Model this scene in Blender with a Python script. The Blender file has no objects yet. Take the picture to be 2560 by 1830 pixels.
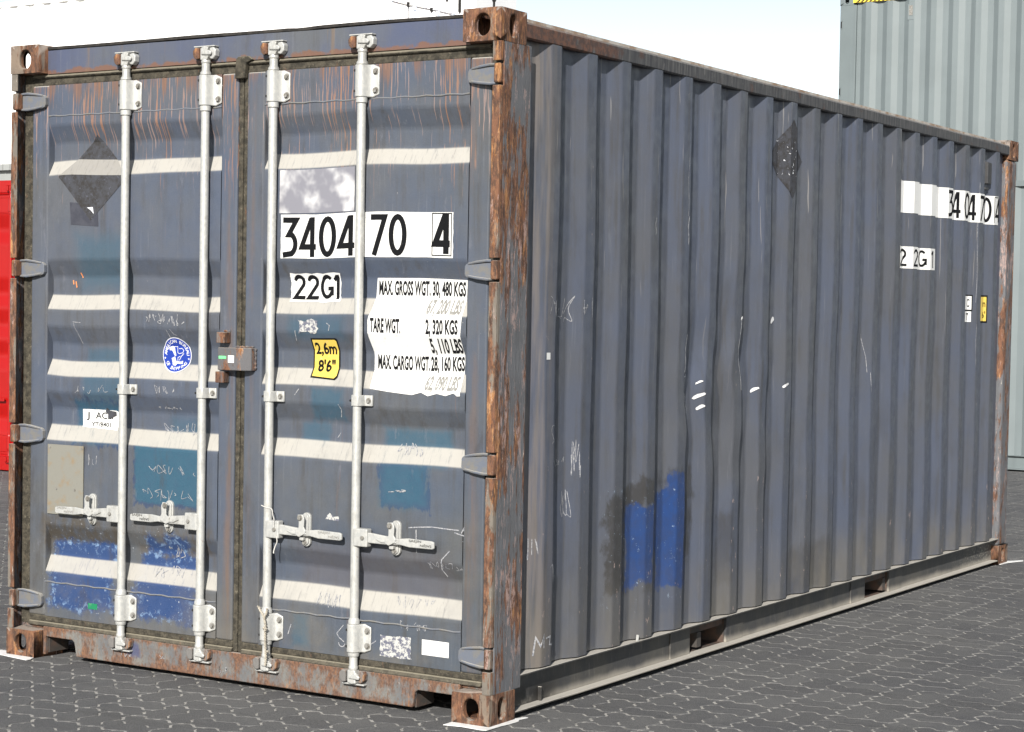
import bpy, bmesh, math, random
from mathutils import Vector, Matrix, noise
R = math.radians
random.seed(7)
S = bpy.context.scene
COL = S.collection

# ---------------------------------------------------------------- camera
cd = bpy.data.cameras.new("camera"); cam = bpy.data.objects.new("camera", cd); COL.objects.link(cam)
CAM = Vector((3.70407, -5.97879, 1.51274)); ya, pi_, ro = -0.576214, -0.0400221, 0.016770
f = Vector((math.sin(ya)*math.cos(pi_), math.cos(ya)*math.cos(pi_), math.sin(pi_)))
r = f.cross(Vector((0, 0, 1))).normalized(); u = r.cross(f)
r2 = r*math.cos(ro)+u*math.sin(ro); u2 = -r*math.sin(ro)+u*math.cos(ro)
m = Matrix((r2, u2, -f)).transposed().to_4x4(); m.translation = CAM; cam.matrix_world = m
cd.sensor_fit = 'HORIZONTAL'; cd.sensor_width = 36; cd.lens = 36*4908.956/2560
cd.shift_x = 148.595/2560; cd.shift_y = 53.398/2560
cd.clip_end = 3000; cd.clip_start = 0.05
S.camera = cam

# ---------------------------------------------------------------- light
SUN = Vector((0.38, -1.0, 0.58)).normalized()
w = bpy.data.worlds.new("World"); S.world = w; w.use_nodes = True
nt = w.node_tree; nt.nodes.clear()
sky = nt.nodes.new("ShaderNodeTexSky"); sky.sky_type = 'NISHITA'; sky.sun_disc = False
sky.sun_elevation = math.asin(SUN.z); sky.sun_rotation = math.atan2(SUN.x, SUN.y)
sky.air_density = 1.0; sky.dust_density = 1.0; sky.ozone_density = 1.0
bg = nt.nodes.new("ShaderNodeBackground"); bg.inputs[1].default_value = 1.0
wo = nt.nodes.new("ShaderNodeOutputWorld")
# Nishita sky at strength 0.05 plus the even white haze veil that thickens towards the horizon all round
def wn(t): return nt.nodes.new(t)
k1 = wn("ShaderNodeVectorMath"); k1.operation = 'SCALE'; k1.inputs['Scale'].default_value = 0.05; nt.links.new(sky.outputs[0], k1.inputs[0])
tcw = wn("ShaderNodeTexCoord"); sx = wn("ShaderNodeSeparateXYZ"); nt.links.new(tcw.outputs['Generated'], sx.inputs[0])
mz = wn("ShaderNodeMath"); mz.operation = 'MAXIMUM'; mz.inputs[1].default_value = 0; nt.links.new(sx.outputs[2], mz.inputs[0])
mi_ = wn("ShaderNodeMath"); mi_.operation = 'SUBTRACT'; mi_.inputs[0].default_value = 1; nt.links.new(mz.outputs[0], mi_.inputs[1])
mp = wn("ShaderNodeMath"); mp.operation = 'POWER'; mp.inputs[1].default_value = 7; nt.links.new(mi_.outputs[0], mp.inputs[0])
hz_ = wn("ShaderNodeVectorMath"); hz_.operation = 'SCALE'; hz_.inputs[0].default_value = (1.05, 1.08, 1.09); nt.links.new(mp.outputs[0], hz_.inputs['Scale'])
ad = wn("ShaderNodeVectorMath"); ad.operation = 'ADD'; nt.links.new(k1.outputs[0], ad.inputs[0]); nt.links.new(hz_.outputs[0], ad.inputs[1])
nt.links.new(ad.outputs[0], bg.inputs[0]); nt.links.new(bg.outputs[0], wo.inputs[0])
ld = bpy.data.lights.new("sun", 'SUN'); ld.energy = 5.0; ld.angle = R(0.5); ld.color = (1.0, 0.955, 0.89)
sun = bpy.data.objects.new("sun", ld); COL.objects.link(sun); sun.location = (3, -8, 8)
sun.rotation_euler = SUN.to_track_quat('Z', 'Y').to_euler()
S.view_settings.view_transform = 'Standard'; S.view_settings.look = 'None'
S.view_settings.gamma = 1; S.view_settings.exposure = 0.75; S.view_settings.use_curve_mapping = False

# ---------------------------------------------------------------- node helper
class N:
    def __init__(s, name):
        s.mat = bpy.data.materials.new(name); s.mat.use_nodes = True
        s.t = s.mat.node_tree; s.t.nodes.clear()
        s.out = s.t.nodes.new("ShaderNodeOutputMaterial"); s.b = s.t.nodes.new("ShaderNodeBsdfPrincipled")
        s.t.links.new(s.b.outputs[0], s.out.inputs[0])
        s.tc = s.t.nodes.new("ShaderNodeTexCoord"); s.P = s.tc.outputs['Object']
        s.geo = s.t.nodes.new("ShaderNodeNewGeometry")
        s._xyz = None
    def put(s, inp, v):
        if isinstance(v, bpy.types.NodeSocket): s.t.links.new(v, inp)
        elif isinstance(v, (tuple, list)) and len(v) == 3 and inp.type == 'RGBA': inp.default_value = (*v, 1)
        else: inp.default_value = v
    def m(s, op, a, b=0.0, c=None, clamp=False):
        n = s.t.nodes.new("ShaderNodeMath"); n.operation = op; n.use_clamp = clamp
        s.put(n.inputs[0], a); s.put(n.inputs[1], b)
        if c is not None: s.put(n.inputs[2], c)
        return n.outputs[0]
    def xyz(s, i):
        if s._xyz is None:
            s._xyz = s.t.nodes.new("ShaderNodeSeparateXYZ"); s.t.links.new(s.P, s._xyz.inputs[0])
        return s._xyz.outputs[i]
    def scaled(s, sc, P=None, off=(0, 0, 0)):
        n = s.t.nodes.new("ShaderNodeMapping"); s.put(n.inputs[0], P or s.P)
        n.inputs[3].default_value = sc; n.inputs[1].default_value = off; return n.outputs[0]
    def noise(s, scale, detail=3, rough=0.55, sc=None, P=None, dist=0, off=(0, 0, 0)):
        n = s.t.nodes.new("ShaderNodeTexNoise"); n.inputs['Scale'].default_value = scale
        n.inputs['Detail'].default_value = detail; n.inputs['Roughness'].default_value = rough
        n.inputs['Distortion'].default_value = dist
        s.put(n.inputs['Vector'], s.scaled(sc or (1, 1, 1), P, off)); return n.outputs['Fac']
    def vor(s, scale, sc=None, feature='F1', out='Distance'):
        n = s.t.nodes.new("ShaderNodeTexVoronoi"); n.feature = feature; n.inputs['Scale'].default_value = scale
        s.put(n.inputs['Vector'], s.scaled(sc or (1, 1, 1))); return n.outputs[out]
    def ramp(s, v, lo, hi, a=0.0, b=1.0):
        n = s.t.nodes.new("ShaderNodeMapRange"); n.interpolation_type = 'SMOOTHSTEP'
        s.put(n.inputs[0], v); n.inputs[1].default_value = lo; n.inputs[2].default_value = hi
        n.inputs[3].default_value = a; n.inputs[4].default_value = b; return n.outputs[0]
    def mix(s, fac, a, b, mode='MIX'):
        n = s.t.nodes.new("ShaderNodeMix"); n.data_type = 'RGBA'; n.blend_type = mode
        s.put(n.inputs[0], fac); s.put(n.inputs[6], a); s.put(n.inputs[7], b); return n.outputs[2]
    def mul(s, *a):
        v = a[0]
        for b in a[1:]: v = s.m('MULTIPLY', v, b)
        return v
    def box(s, cu, cv, u0, u1, v0, v1, soft, wob=None, wobamt=0.03):
        du = s.m('MINIMUM', s.m('SUBTRACT', cu, u0), s.m('SUBTRACT', u1, cu))
        dv = s.m('MINIMUM', s.m('SUBTRACT', cv, v0), s.m('SUBTRACT', v1, cv))
        d = s.m('MINIMUM', du, dv)
        if wob is not None: d = s.m('ADD', d, s.m('MULTIPLY', s.m('SUBTRACT', wob, 0.5), wobamt*2))
        return s.ramp(d, -soft, soft)
    def bump(s, h, strength=0.3, dist=0.01, prev=None):
        n = s.t.nodes.new("ShaderNodeBump"); n.inputs['Strength'].default_value = strength
        n.inputs['Distance'].default_value = dist; s.put(n.inputs['Height'], h)
        if prev is not None: s.put(n.inputs['Normal'], prev)
        return n.outputs[0]
    def upness(s):
        n = s.t.nodes.new("ShaderNodeSeparateXYZ"); s.t.links.new(s.geo.outputs['Normal'], n.inputs[0]); return n.outputs[2]
    def fin(s, col, rough=0.6, metal=0.0, normal=None, spec=0.4):
        s.put(s.b.inputs['Base Color'], col); s.put(s.b.inputs['Roughness'], rough); s.put(s.b.inputs['Metallic'], metal)
        s.b.inputs['Specular IOR Level'].default_value = spec
        if normal is not None: s.put(s.b.inputs['Normal'], normal)
        return s.mat

DUST = (0.33, 0.318, 0.29)
RUST = (0.150, 0.068, 0.038); RUSTD = (0.050, 0.029, 0.021); RUSTO = (0.27, 0.13, 0.06)

def paint_common(n, blue, grey, dirt=(0.12, 0.105, 0.08), streak=1.0, dustamt=0.95):
    big = n.noise(1.6, 5, .65)
    st = n.noise(30, 5, .65, sc=(1, 1, .045))
    st2 = n.noise(85, 4, .65, sc=(1, 1, .03), off=(3, 1, 0))
    blot = n.noise(7, 6, .7, sc=(1, 1, .5), off=(1, 6, 2))
    fine = n.noise(260, 2, .5)
    col = n.mix(n.ramp(big, .34, .68), blue, grey)
    col = n.mix(n.mul(n.ramp(st, .46, .72), n.ramp(blot, .35, .6), .75*streak), col, dirt)
    col = n.mix(n.mul(n.ramp(st2, .56, .74), n.ramp(blot, .6, .4), .45*streak), col, tuple(min(1, c*1.8+.02) for c in grey))
    col = n.mix(n.mul(n.ramp(blot, .5, .75), .35), col, tuple(c*.62 for c in grey))
    col = n.mix(n.mul(n.ramp(fine, .3, .7), .25), col, n.mix(1, col, (.72, .72, .72), 'MULTIPLY'))
    return col

def chips(n, col, scale=22, thr=.70, c=(.62, .47, .40), amt=.9, sc=(1, 1, .7)):
    a = n.noise(scale, 5, .72, sc=sc, off=(9, 2, 5)); b = n.noise(2.2, 2, .5, off=(4, 4, 1))
    v = n.m('ADD', a, n.m('MULTIPLY', n.m('SUBTRACT', b, .5), .25))
    return n.mix(n.mul(n.ramp(v, thr, thr+.02), amt), col, c)

def dust(n, col, amt=.95, lo=.22, hi=.44, c=DUST):
    return n.mix(n.mul(n.ramp(n.upness(), lo, hi), n.ramp(n.noise(9, 4, .6), .15, .5, .75, 1), n.ramp(n.noise(60, 5, .75, sc=(1.6, .3, .16)), .52, .70, 1, .62), amt), col, c)

def m_door(dy):
    n = N("door_paint"); X, Z = n.xyz(0), n.xyz(2)
    col = paint_common(n, (.058, .073, .107), (.078, .084, .097), (.048, .043, .037), streak=.7)
    gr = n.m('ADD', n.m('ADD', n.ramp(Z, 1.6, .2, 0, .55), n.ramp(X, -1.3, -.1, 0, .35)), n.m('MULTIPLY', n.m('SUBTRACT', n.noise(2.5, 5, .65, off=(3, 3, 1)), .5), 1.2))
    col = n.mix(n.m('MULTIPLY', gr, .8, clamp=True), col, n.mix(1, col, (.98, .93, .76), 'MULTIPLY'))
    wob = n.m('ADD', n.m('MULTIPLY', n.noise(9, 4, .65), .6), n.m('MULTIPLY', n.noise(30, 6, .8), .4)); wobf = n.noise(34, 4, .7)
    T = (.024, .070, .108); B = (.016, .042, .125)
    # old overpainted teal patches
    for u0, u1, v0, v1, so, am in ((-2.10, -1.84, 1.57, 1.79, .05, .55), (-2.07, -1.85, 1.09, 1.32, .02, .55), (-2.12, -1.84, .93, 1.10, .02, .8),
        (-1.765, -1.425, .700, .930, .008, .95), (-1.60, -1.42, .93, 1.05, .03, .5), (-.98, -.72, 1.39, 1.475, .03, .55), (-.87, -.72, 1.08, 1.20, .015, .7),
        (-.93, -.80, .97, 1.06, .012, .6), (-.54, -.24, .93, 1.06, .02, .75), (-.53, -.33, .775, .93, .03, .85), (-.94, -.87, .20, .315, .02, .6)):
        if am > .75: col = n.mix(n.mul(n.box(X, Z, u0-.006, u1+.006, v0-.014, v1+.004, .006, n.noise(26, 5, .75, sc=(1, 1, .35)), .07), .8), col, (.022, .040, .085))
        col = n.mix(n.mul(n.box(X, Z, u0, u1, v0, v1, so, wob, .035), n.ramp(wobf, .25, .55, .72, 1), am), col, T)
    # blue patches and the dark scuff above them
    dk = n.mul(n.box(X, Z, -2.29, -1.84, .46, .61, .025, wob, .05), n.ramp(n.noise(30, 4, .7, sc=(1, 1, .35)), .30, .62))
    col = n.mix(n.mul(dk, .92), col, (0.0561, 0.0482, 0.0383))
    dk = n.mul(n.box(X, Z, -1.78, -1.36, .43, .60, .03, wob, .06), n.ramp(n.noise(30, 4, .7, sc=(1, 1, .35)), .38, .62))
    col = n.mix(n.mul(dk, .8), col, (0.066, 0.0581, 0.0515))
    for u0, u1, v0, v1 in ((-2.235, -1.885, .225, .50), (-1.755, -1.44, .225, .49), (-1.72, -1.50, .47, .555)):
        bm_ = n.box(X, Z, u0, u1, v0, v1, .022, wob, .12)
        col = n.mix(n.mul(bm_, .93), col, B)
        edge = n.mul(bm_, n.m('SUBTRACT', 1, n.box(X, Z, u0+.03, u1-.03, v0+.03, v1-.03, .03, wob, .07)))
        col = n.mix(n.mul(edge, n.ramp(wobf, .52, .62), .7), col, (0.198, 0.297, 0.4356))
    # white flecks in the blue
    fl = n.mul(n.ramp(n.noise(75, 5, .75), .655, .67), n.box(X, Z, -2.26, -1.43, .2, .62, .05))
    col = n.mix(n.mul(fl, .85), col, (0.495, 0.528, 0.561))
    # rust bleeding down from the top gasket
    g = n.ramp(Z, 1.80, 2.44)
    drift = n.m('ADD', X, n.m('MULTIPLY', n.noise(6, 2, .5, sc=(1, 1, 1)), .018))
    cv = n.t.nodes.new("ShaderNodeCombineXYZ"); n.put(cv.inputs[0], drift); n.put(cv.inputs[2], n.m('MULTIPLY', Z, .035))
    fine = n.noise(120, 3, .6, P=cv.outputs[0]); wide = n.noise(14, 3, .6, P=cv.outputs[0])
    place = n.noise(5.5, 2, .5, sc=(1, 0, 0), off=(2.3, 0, 0))
    v = n.m('ADD', fine, n.m('MULTIPLY', n.m('SUBTRACT', place, .5), .35))
    v = n.m('ADD', v, n.m('MULTIPLY', n.m('SUBTRACT', g, 1), .095))
    col = n.mix(n.mul(n.ramp(v, .548, .585), n.ramp(Z, 1.70, 2.20), .70), col, n.mix(n.ramp(place, .45, .6), (0.26, 0.18, 0.155), (0.25, 0.125, 0.07)))
    v2 = n.m('ADD', wide, n.m('MULTIPLY', n.ramp(Z, 2.26, 2.43), .30))
    v2 = n.m('ADD', v2, n.m('MULTIPLY', n.m('SUBTRACT', place, .5), .5))
    col = n.mix(n.mul(n.ramp(n.m('ADD', v2, n.m('MULTIPLY', n.m('SUBTRACT', fine, .5), .5)), .72, .92), .72), col, (0.1452, 0.0759, 0.0462))
    # brown wash down the meeting edge and the outer edges
    for c, wd, am in ((-1.275, .03, .6), (-1.165, .02, .3), (-.13, .05, .35)):
        d = n.m('ABSOLUTE', n.m('SUBTRACT', X, c))
        col = n.mix(n.mul(n.ramp(d, wd, 0), n.ramp(n.noise(12, 4, .7, sc=(1.5, 1, .15)), .42, .62), am), col, (0.132, 0.0792, 0.0495))
    sm = n.noise(11, 6, .72, sc=(1, 1, .28), off=(3, 0, 7))
    col = n.mix(n.mul(n.ramp(sm, .54, .70), n.ramp(Z, 2.3, 1.0), .45), col, (.040, .036, .036))
    col = n.mix(n.mul(n.ramp(n.noise(16, 6, .78, sc=(1, 1, .22), off=(8, 0, 1)), .60, .68), .35), col, (.125, .13, .155))
    # grime low down
    col = n.mix(n.mul(n.ramp(Z, .5, .17), n.ramp(n.noise(6, 4, .6), .4, .7), .55), col, (0.1122, 0.1023, 0.0858))
    # warm brown smudges on the right leaf
    col = n.mix(n.mul(n.box(X, Z, -.93, -.2, .40, .60, .06, wob, .1), .35), col, (0.0858, 0.0726, 0.0759))
    col = chips(n, col, 60, .735, (0.4092, 0.396, 0.396), .7)
    col = chips(n, col, 45, .775, (0.198, 0.0924, 0.0528), .8)
    col = dust(n, col)
    h = n.m('ADD', n.noise(300, 2, .5), n.m('MULTIPLY', n.noise(18, 4, .6), 2.0))
    return n.fin(col, n.ramp(n.noise(20, 3, .6), .3, .7, .42, .62), 0, n.bump(h, .25, .0015))

def m_side():
    n = N("side_paint"); Y, Z = n.xyz(1), n.xyz(2)
    col = paint_common(n, (.060, .071, .101), (.068, .072, .083), (.050, .047, .043), streak=.8)
    wob = n.noise(7, 5, .65); wobf = n.noise(24, 4, .7)
    # scraped area: black-brown grime round a bright blue repaint
    rg = n.m('ADD', n.m('MULTIPLY', wob, .55), n.m('MULTIPLY', n.noise(22, 6, .8, sc=(1, 1, .6)), .45))
    for a, b_, c, d, so, am in ((.90, 1.09, .40, .77, .02, .8), (1.05, 1.30, .70, .82, .015, .8), (1.55, 1.68, .45, .83, .02, .7), (1.20, 1.34, .36, .44, .02, .55), (1.94, 2.04, .32, .62, .03, .45), (1.30, 1.60, .77, .84, .02, .5), (2.7, 3.2, .17, .40, .04, .45)):
        col = n.mix(n.mul(n.box(Y, Z, a, b_, c, d, so, rg, .17), n.ramp(wobf, .25, .5, .6, 1), am), col, (.028, .026, .024))
    B = (.012, .040, .140)
    for a, b_, c, d in ((1.085, 1.285, .395, .725), (1.345, 1.63, .345, .765), (1.42, 1.60, .62, .83)):
        col = n.mix(n.mul(n.box(Y, Z, a, b_, c, d, .010, rg, .11), .95), col, n.mix(n.ramp(wobf, .35, .65), B, (.016, .036, .11)))
    fl = n.mul(n.ramp(n.noise(46, 5, .75), .64, .66), n.box(Y, Z, .9, 1.6, .3, .8, .06))
    col = n.mix(n.mul(fl, .7), col, (0.297, 0.3828, 0.4752))
    # brownish dirt rising from the bottom, brown near the front post
    col = n.mix(n.mul(n.ramp(Z, .55, .17), n.ramp(n.noise(5, 4, .6, sc=(1, 1, .5)), .3, .65), .6), col, (0.1122, 0.1023, 0.0825))
    col = n.mix(n.mul(n.ramp(Y, .50, .30), .5, n.ramp(n.noise(9, 3, .6, sc=(1, 3, .2)), .35, .6)), col, (0.1716, 0.1419, 0.1155))
    # soot round the diamond placard ghost
    # chips and scratches gather on the outer flats, low down
    fr = n.m('FRACT', n.m('DIVIDE', n.m('SUBTRACT', Y, .362), .2772))
    outer = n.mul(n.ramp(fr, 0, .05), n.ramp(fr, .36, .30))
    v = n.m('ADD', n.noise(34, 6, .78, sc=(1, 1, .45)), n.m('MULTIPLY', n.ramp(Z, 1.5, .3), .055))
    v = n.m('ADD', v, n.m('MULTIPLY', n.noise(1.1, 2, .5, off=(0, 3.3, 0)), .10))
    col = n.mix(n.mul(n.ramp(v, .735, .75), outer, .9), col, (0.363, 0.2772, 0.2508))
    v3 = n.m('ADD', n.noise(30, 6, .8, sc=(1, 1, .5), off=(0, 5, 0)), n.m('MULTIPLY', n.ramp(Z, 1.2, .3), .05))
    col = n.mix(n.mul(n.ramp(v3, .71, .73), outer, .85), col, (0.066, 0.0396, 0.0297))
    # thin pale runs from the top
    cv = n.t.nodes.new("ShaderNodeCombineXYZ"); n.put(cv.inputs[1], n.m('ADD', Y, n.m('MULTIPLY', n.noise(4, 2, .5), .03))); n.put(cv.inputs[2], n.m('MULTIPLY', Z, .03))
    run = n.noise(60, 2, .5, P=cv.outputs[0])
    col = n.mix(n.mul(n.ramp(run, .68, .70), n.ramp(Z, .9, 2.2), .5), col, (0.264, 0.2508, 0.2376))
    col = chips(n, col, 80, .76, (0.429, 0.4092, 0.396), .6)
    col = dust(n, col)
    h = n.m('ADD', n.noise(300, 2, .5), n.m('MULTIPLY', n.noise(12, 4, .6, sc=(1, 1, .5)), 3.0))
    return n.fin(col, n.ramp(n.noise(16, 3, .6), .3, .7, .38, .58), 0, n.bump(h, .25, .0015))

def m_header():
    n = N("header_paint"); X, Z = n.xyz(0), n.xyz(2)
    col = paint_common(n, (.060, .072, .118), (.084, .090, .100), (.05, .045, .038), streak=.6)
    v = n.m('ADD', n.noise(16, 5, .65), n.m('MULTIPLY', n.ramp(Z, 2.51, 2.472), .32))
    col = n.mix(n.mul(n.ramp(v, .66, .80), .85), col, (0.132, 0.066, 0.0396))
    col = n.mix(n.mul(n.ramp(n.noise(30, 3, .6, sc=(1, 1, .05)), .62, .72), .5), col, (0.1452, 0.099, 0.0594))
    col = chips(n, col, 50, .74, (0.396, 0.396, 0.396), .7); col = dust(n, col)
    return n.fin(col, .5, 0, n.bump(n.noise(40, 4, .6), .2, .002))

def m_rusty(name, amount=.5, base=(.135, .135, .14), pink=.5, vertical=True, top_dust=.9):
    """paint worn through to primer, orange rust and dark scale"""
    n = N(name); z = (1, 1, .17) if vertical else (1, 1, .8)
    wob = n.noise(9, 3, .6)
    a = n.noise(20, 7, .74, sc=z, dist=.3); b = n.noise(42, 6, .78, sc=(1, 1, .3), off=(3, 8, 1)); c = n.noise(4.5, 3, .6, sc=(1, 1, .6), off=(7, 1, 3))
    e = n.noise(70, 6, .8, sc=(1, 1, .35), off=(6, 2, 4))
    col = n.mix(n.ramp(n.noise(8, 4, .65), .4, .62), tuple(x*.72 for x in base), tuple(x*.5+.02 for x in base))
    t = .62-.22*amount
    v = n.m('ADD', a, n.m('MULTIPLY', n.m('SUBTRACT', c, .5), .45))
    v = n.m('ADD', v, n.m('MULTIPLY', n.m('SUBTRACT', b, .5), .22))
    rustc = n.mix(n.ramp(b, .40, .60), RUST, RUSTD)
    rustc = n.mix(n.mul(n.ramp(e, .50, .62), .75), rustc, (.21, .105, .055))
    col = n.mix(n.mul(n.ramp(v, t-.025, t+.035), .95), col, rustc)
    o_ = n.m('ADD', n.noise(24, 7, .8, sc=z, off=(1, 1, 9)), n.m('MULTIPLY', n.m('SUBTRACT', c, .5), .3))
    col = n.mix(n.mul(n.ramp(o_, .56, .63), n.ramp(v, t-.08, t+.02), .9), col, n.mix(n.ramp(e, .42, .58), (.20, .085, .032), (.36, .19, .085)))
    pk = n.m('ADD', n.noise(30, 7, .82, sc=z, off=(5, 2, 2)), n.m('MULTIPLY', n.m('SUBTRACT', n.noise(3, 2, .5, off=(2, 2, 2)), .5), .25))
    col = n.mix(n.mul(n.ramp(pk, .665-.09*pink, .70-.09*pink), n.ramp(e, .40, .56), .85), col, (.34, .245, .22))
    col = n.mix(n.mul(n.ramp(n.noise(55, 7, .84, sc=(1, 1, .2), off=(2, 7, 2)), .635, .66), .85), col, (.46, .41, .36))
    col = n.mix(n.mul(n.ramp(n.noise(110, 5, .8, off=(9, 7, 2)), .655, .67), .7), col, (.035, .022, .018))
    col = dust(n, col, top_dust, .72, .95, (.30, .26, .225))
    h = n.m('ADD', n.m('MULTIPLY', v, 1.6), n.m('MULTIPLY', e, .8))
    return n.fin(col, .8, 0, n.bump(h, .8, .004), .25)

def m_sill():
    n = N("sill_paint"); X, Z = n.xyz(0), n.xyz(2)
    a = n.noise(10, 7, .72, sc=(1, 1, .6)); st = n.noise(46, 6, .75, sc=(1, 1, .2)); e = n.noise(75, 6, .8, sc=(1, 1, .6), off=(2, 4, 6))
    col = n.mix(n.ramp(n.noise(6, 5, .7), .38, .62), (.150, .148, .138), (.105, .108, .112))
    col = n.mix(n.mul(n.ramp(e, .48, .60), .5), col, (.115, .078, .055))
    edge = n.m('ADD', n.ramp(Z, .055, .012), n.ramp(Z, .105, .135))
    v = n.m('ADD', n.m('ADD', n.m('MULTIPLY', a, .62), n.m('MULTIPLY', st, .38)), n.m('MULTIPLY', edge, .07))
    rc = n.mix(n.ramp(e, .40, .60), (.165, .082, .045), (.075, .042, .030))
    col = n.mix(n.mul(n.ramp(v, .465, .57), .92), col, rc)
    col = n.mix(n.mul(n.ramp(n.noise(40, 7, .82, sc=(1, 1, .3), off=(4, 0, 2)), .585, .64), .7), col, (.25, .125, .06))
    col = n.mix(n.mul(n.ramp(n.noise(52, 7, .84, sc=(1, 1, .3), off=(1, 5, 2)), .62, .66), .75), col, (.30, .265, .24))
    col = n.mix(n.mul(n.ramp(n.noise(120, 5, .8), .64, .66), .6), col, (.03, .022, .018))
    col = n.mix(n.mul(n.box(X, Z, -1.80, -1.73, .065, .115, .01, n.noise(30, 3, .6), .02), .8), col, (.05, .06, .12))
    col = dust(n, col, .9, .5, .8, (.30, .26, .225))
    return n.fin(col, .78, 0, n.bump(n.m('ADD', v, e), .6, .004), .25)

def m_rail_top():
    n = N("top_rail_paint"); Y, Z = n.xyz(1), n.xyz(2)
    col = n.mix(n.ramp(n.noise(55, 4, .7, sc=(1, 1, .08)), .42, .66), (0.0341, 0.0341, 0.0372), (0.093, 0.0899, 0.0868))
    near = n.ramp(Y, 1.3, .2)
    v = n.m('ADD', n.noise(10, 5, .7), n.m('MULTIPLY', near, .32))
    col = n.mix(n.mul(n.ramp(v, .58, .68), .85), col, n.mix(n.ramp(n.noise(40, 4, .7), .4, .6), (0.124, 0.0527, 0.0279), (0.0527, 0.0279, 0.0198)))
    col = n.mix(n.mul(n.ramp(n.noise(60, 5, .75, sc=(1, 1, .12), off=(0, 2, 1)), .62, .66), .55), col, (0.248, 0.2356, 0.2232))
    col = chips(n, col, 26, .72, (0.279, 0.1674, 0.1364), .8)
    col = dust(n, col, .9, .5, .8, (0.3844, 0.3596, 0.3224))
    return n.fin(col, .6, 0, n.bump(n.noise(60, 4, .7, sc=(1, 1, .3)), .35, .002))

def m_rail_bottom():
    n = N("bottom_rail_paint"); Y, Z = n.xyz(1), n.xyz(2)
    col = n.mix(n.ramp(n.noise(7, 6, .7, sc=(1, 1, .6)), .35, .65), (.036, .037, .040), (.062, .059, .053))
    low = n.m('ADD', Z, n.m('MULTIPLY', n.m('SUBTRACT', n.noise(4, 4, .6), .5), .05))
    col = n.mix(n.mul(n.ramp(low, .066, .026), .88), col, (.30, .275, .235))
    col = n.mix(n.mul(n.ramp(n.noise(70, 5, .75, sc=(1, 1, .15)), .56, .68), .4), col, (.15, .14, .125))
    col = chips(n, col, 40, .72, (.31, .28, .26), .7)
    sp = n.mul(n.ramp(n.noise(60, 7, .84), .54, .58), n.ramp(Y, 5.0, 5.8), .85)
    col = n.mix(sp, col, (.34, .33, .28))
    burn = n.mul(n.ramp(Y, .66, .45), n.ramp(Z, .13, .07), n.ramp(n.noise(8, 4, .65), .28, .46))
    col = n.mix(n.mul(burn, .9), col, (.014, .013, .012))
    col = dust(n, col, .95, .4, .8, (.40, .38, .34))
    return n.fin(col, .6, 0, n.bump(n.noise(50, 4, .6), .3, .002))

def m_simple(name, c, c2=None, rough=.6, sc=20, bump=.2, metal=0, dusty=False, spec=.4, stretch=(1, 1, 1), lo=.4, hi=.65):
    n = N(name); c2 = c2 or tuple(x*.8 for x in c)
    col = n.mix(n.ramp(n.noise(sc, 5, .65, sc=stretch), lo, hi), c, c2)
    if dusty: col = dust(n, col, .85, .4, .8)
    return n.fin(col, rough, metal, n.bump(n.noise(sc*4, 3, .6), bump, .002), spec)

def m_galv():
    n = N("galvanised_steel")
    v = n.vor(110, (1, 1, .7), out='Color'); bw = n.t.nodes.new("ShaderNodeRGBToBW"); n.put(bw.inputs[0], v)
    col = n.mix(n.ramp(bw.outputs[0], .2, .8), (.41, .41, .39), (.36, .365, .355))
    col = n.mix(n.mul(n.ramp(n.noise(14, 6, .75, sc=(1, 1, .35)), .50, .68), .7), col, (.23, .225, .205))
    col = n.mix(n.mul(n.ramp(n.noise(60, 7, .82, sc=(1, 1, .4), off=(3, 3, 0)), .64, .68), .7), col, (.14, .115, .09))
    col = n.mix(n.mul(n.ramp(n.noise(26, 7, .8, off=(8, 3, 1)), .66, .70), .8), col, (.20, .105, .06))
    return n.fin(col, n.ramp(n.noise(30, 3, .6), .3, .7, .38, .62), .25, n.bump(n.noise(120, 4, .6), .3, .001), .4)

def m_gasket():
    n = N("gasket_rubber")
    col = n.mix(n.ramp(n.noise(30, 6, .75), .38, .62), (.026, .024, .019), (.068, .060, .045))
    col = n.mix(n.mul(n.ramp(n.noise(70, 6, .8, off=(2, 2, 2)), .58, .64), .7), col, (.15, .135, .10))
    col = n.mix(n.mul(n.ramp(n.noise(40, 6, .8, sc=(1, 1, .3), off=(5, 2, 2)), .60, .66), .6), col, (.12, .065, .04))
    col = dust(n, col, .8, .3, .7, (.21, .19, .145))
    return n.fin(col, .8, 0, n.bump(n.noise(160, 3, .6), .6, .002), .2)

def m_sticker(name, c, worn=(.34, .335, .32), amt=.45, thr=.60):
    n = N(name)
    col = n.mix(n.mul(n.ramp(n.noise(50, 5, .75), thr, thr+.06), amt), c, worn)
    return n.fin(col, .45, 0, n.bump(n.noise(30, 3, .5), .1, .001), .4)

def m_ink():
    n = N("black_vinyl")
    return n.fin(n.mix(n.mul(n.ramp(n.noise(60, 5, .8), .66, .69), .6), (.006, .0065, .0075), (.10, .10, .10)), .75, 0, None, .1)

def m_ghost():
    n = N("placard_residue")
    a = n.noise(28, 6, .75)
    col = n.mix(n.ramp(a, .35, .6), (.022, .020, .019), (.040, .042, .050))
    col = n.mix(n.mul(n.ramp(n.noise(60, 6, .8, off=(1, 2, 3)), .60, .65), .8), col, (.10, .11, .15))
    col = dust(n, col, .62)
    return n.fin(col, .75, 0, n.bump(a, .5, .002))

def m_cloud():
    n = N("faded_white_patch")
    col = n.mix(n.ramp(n.noise(9, 3, .5), .35, .62), (.56, .56, .56), (.17, .17, .195))
    return n.fin(col, .5)

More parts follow.
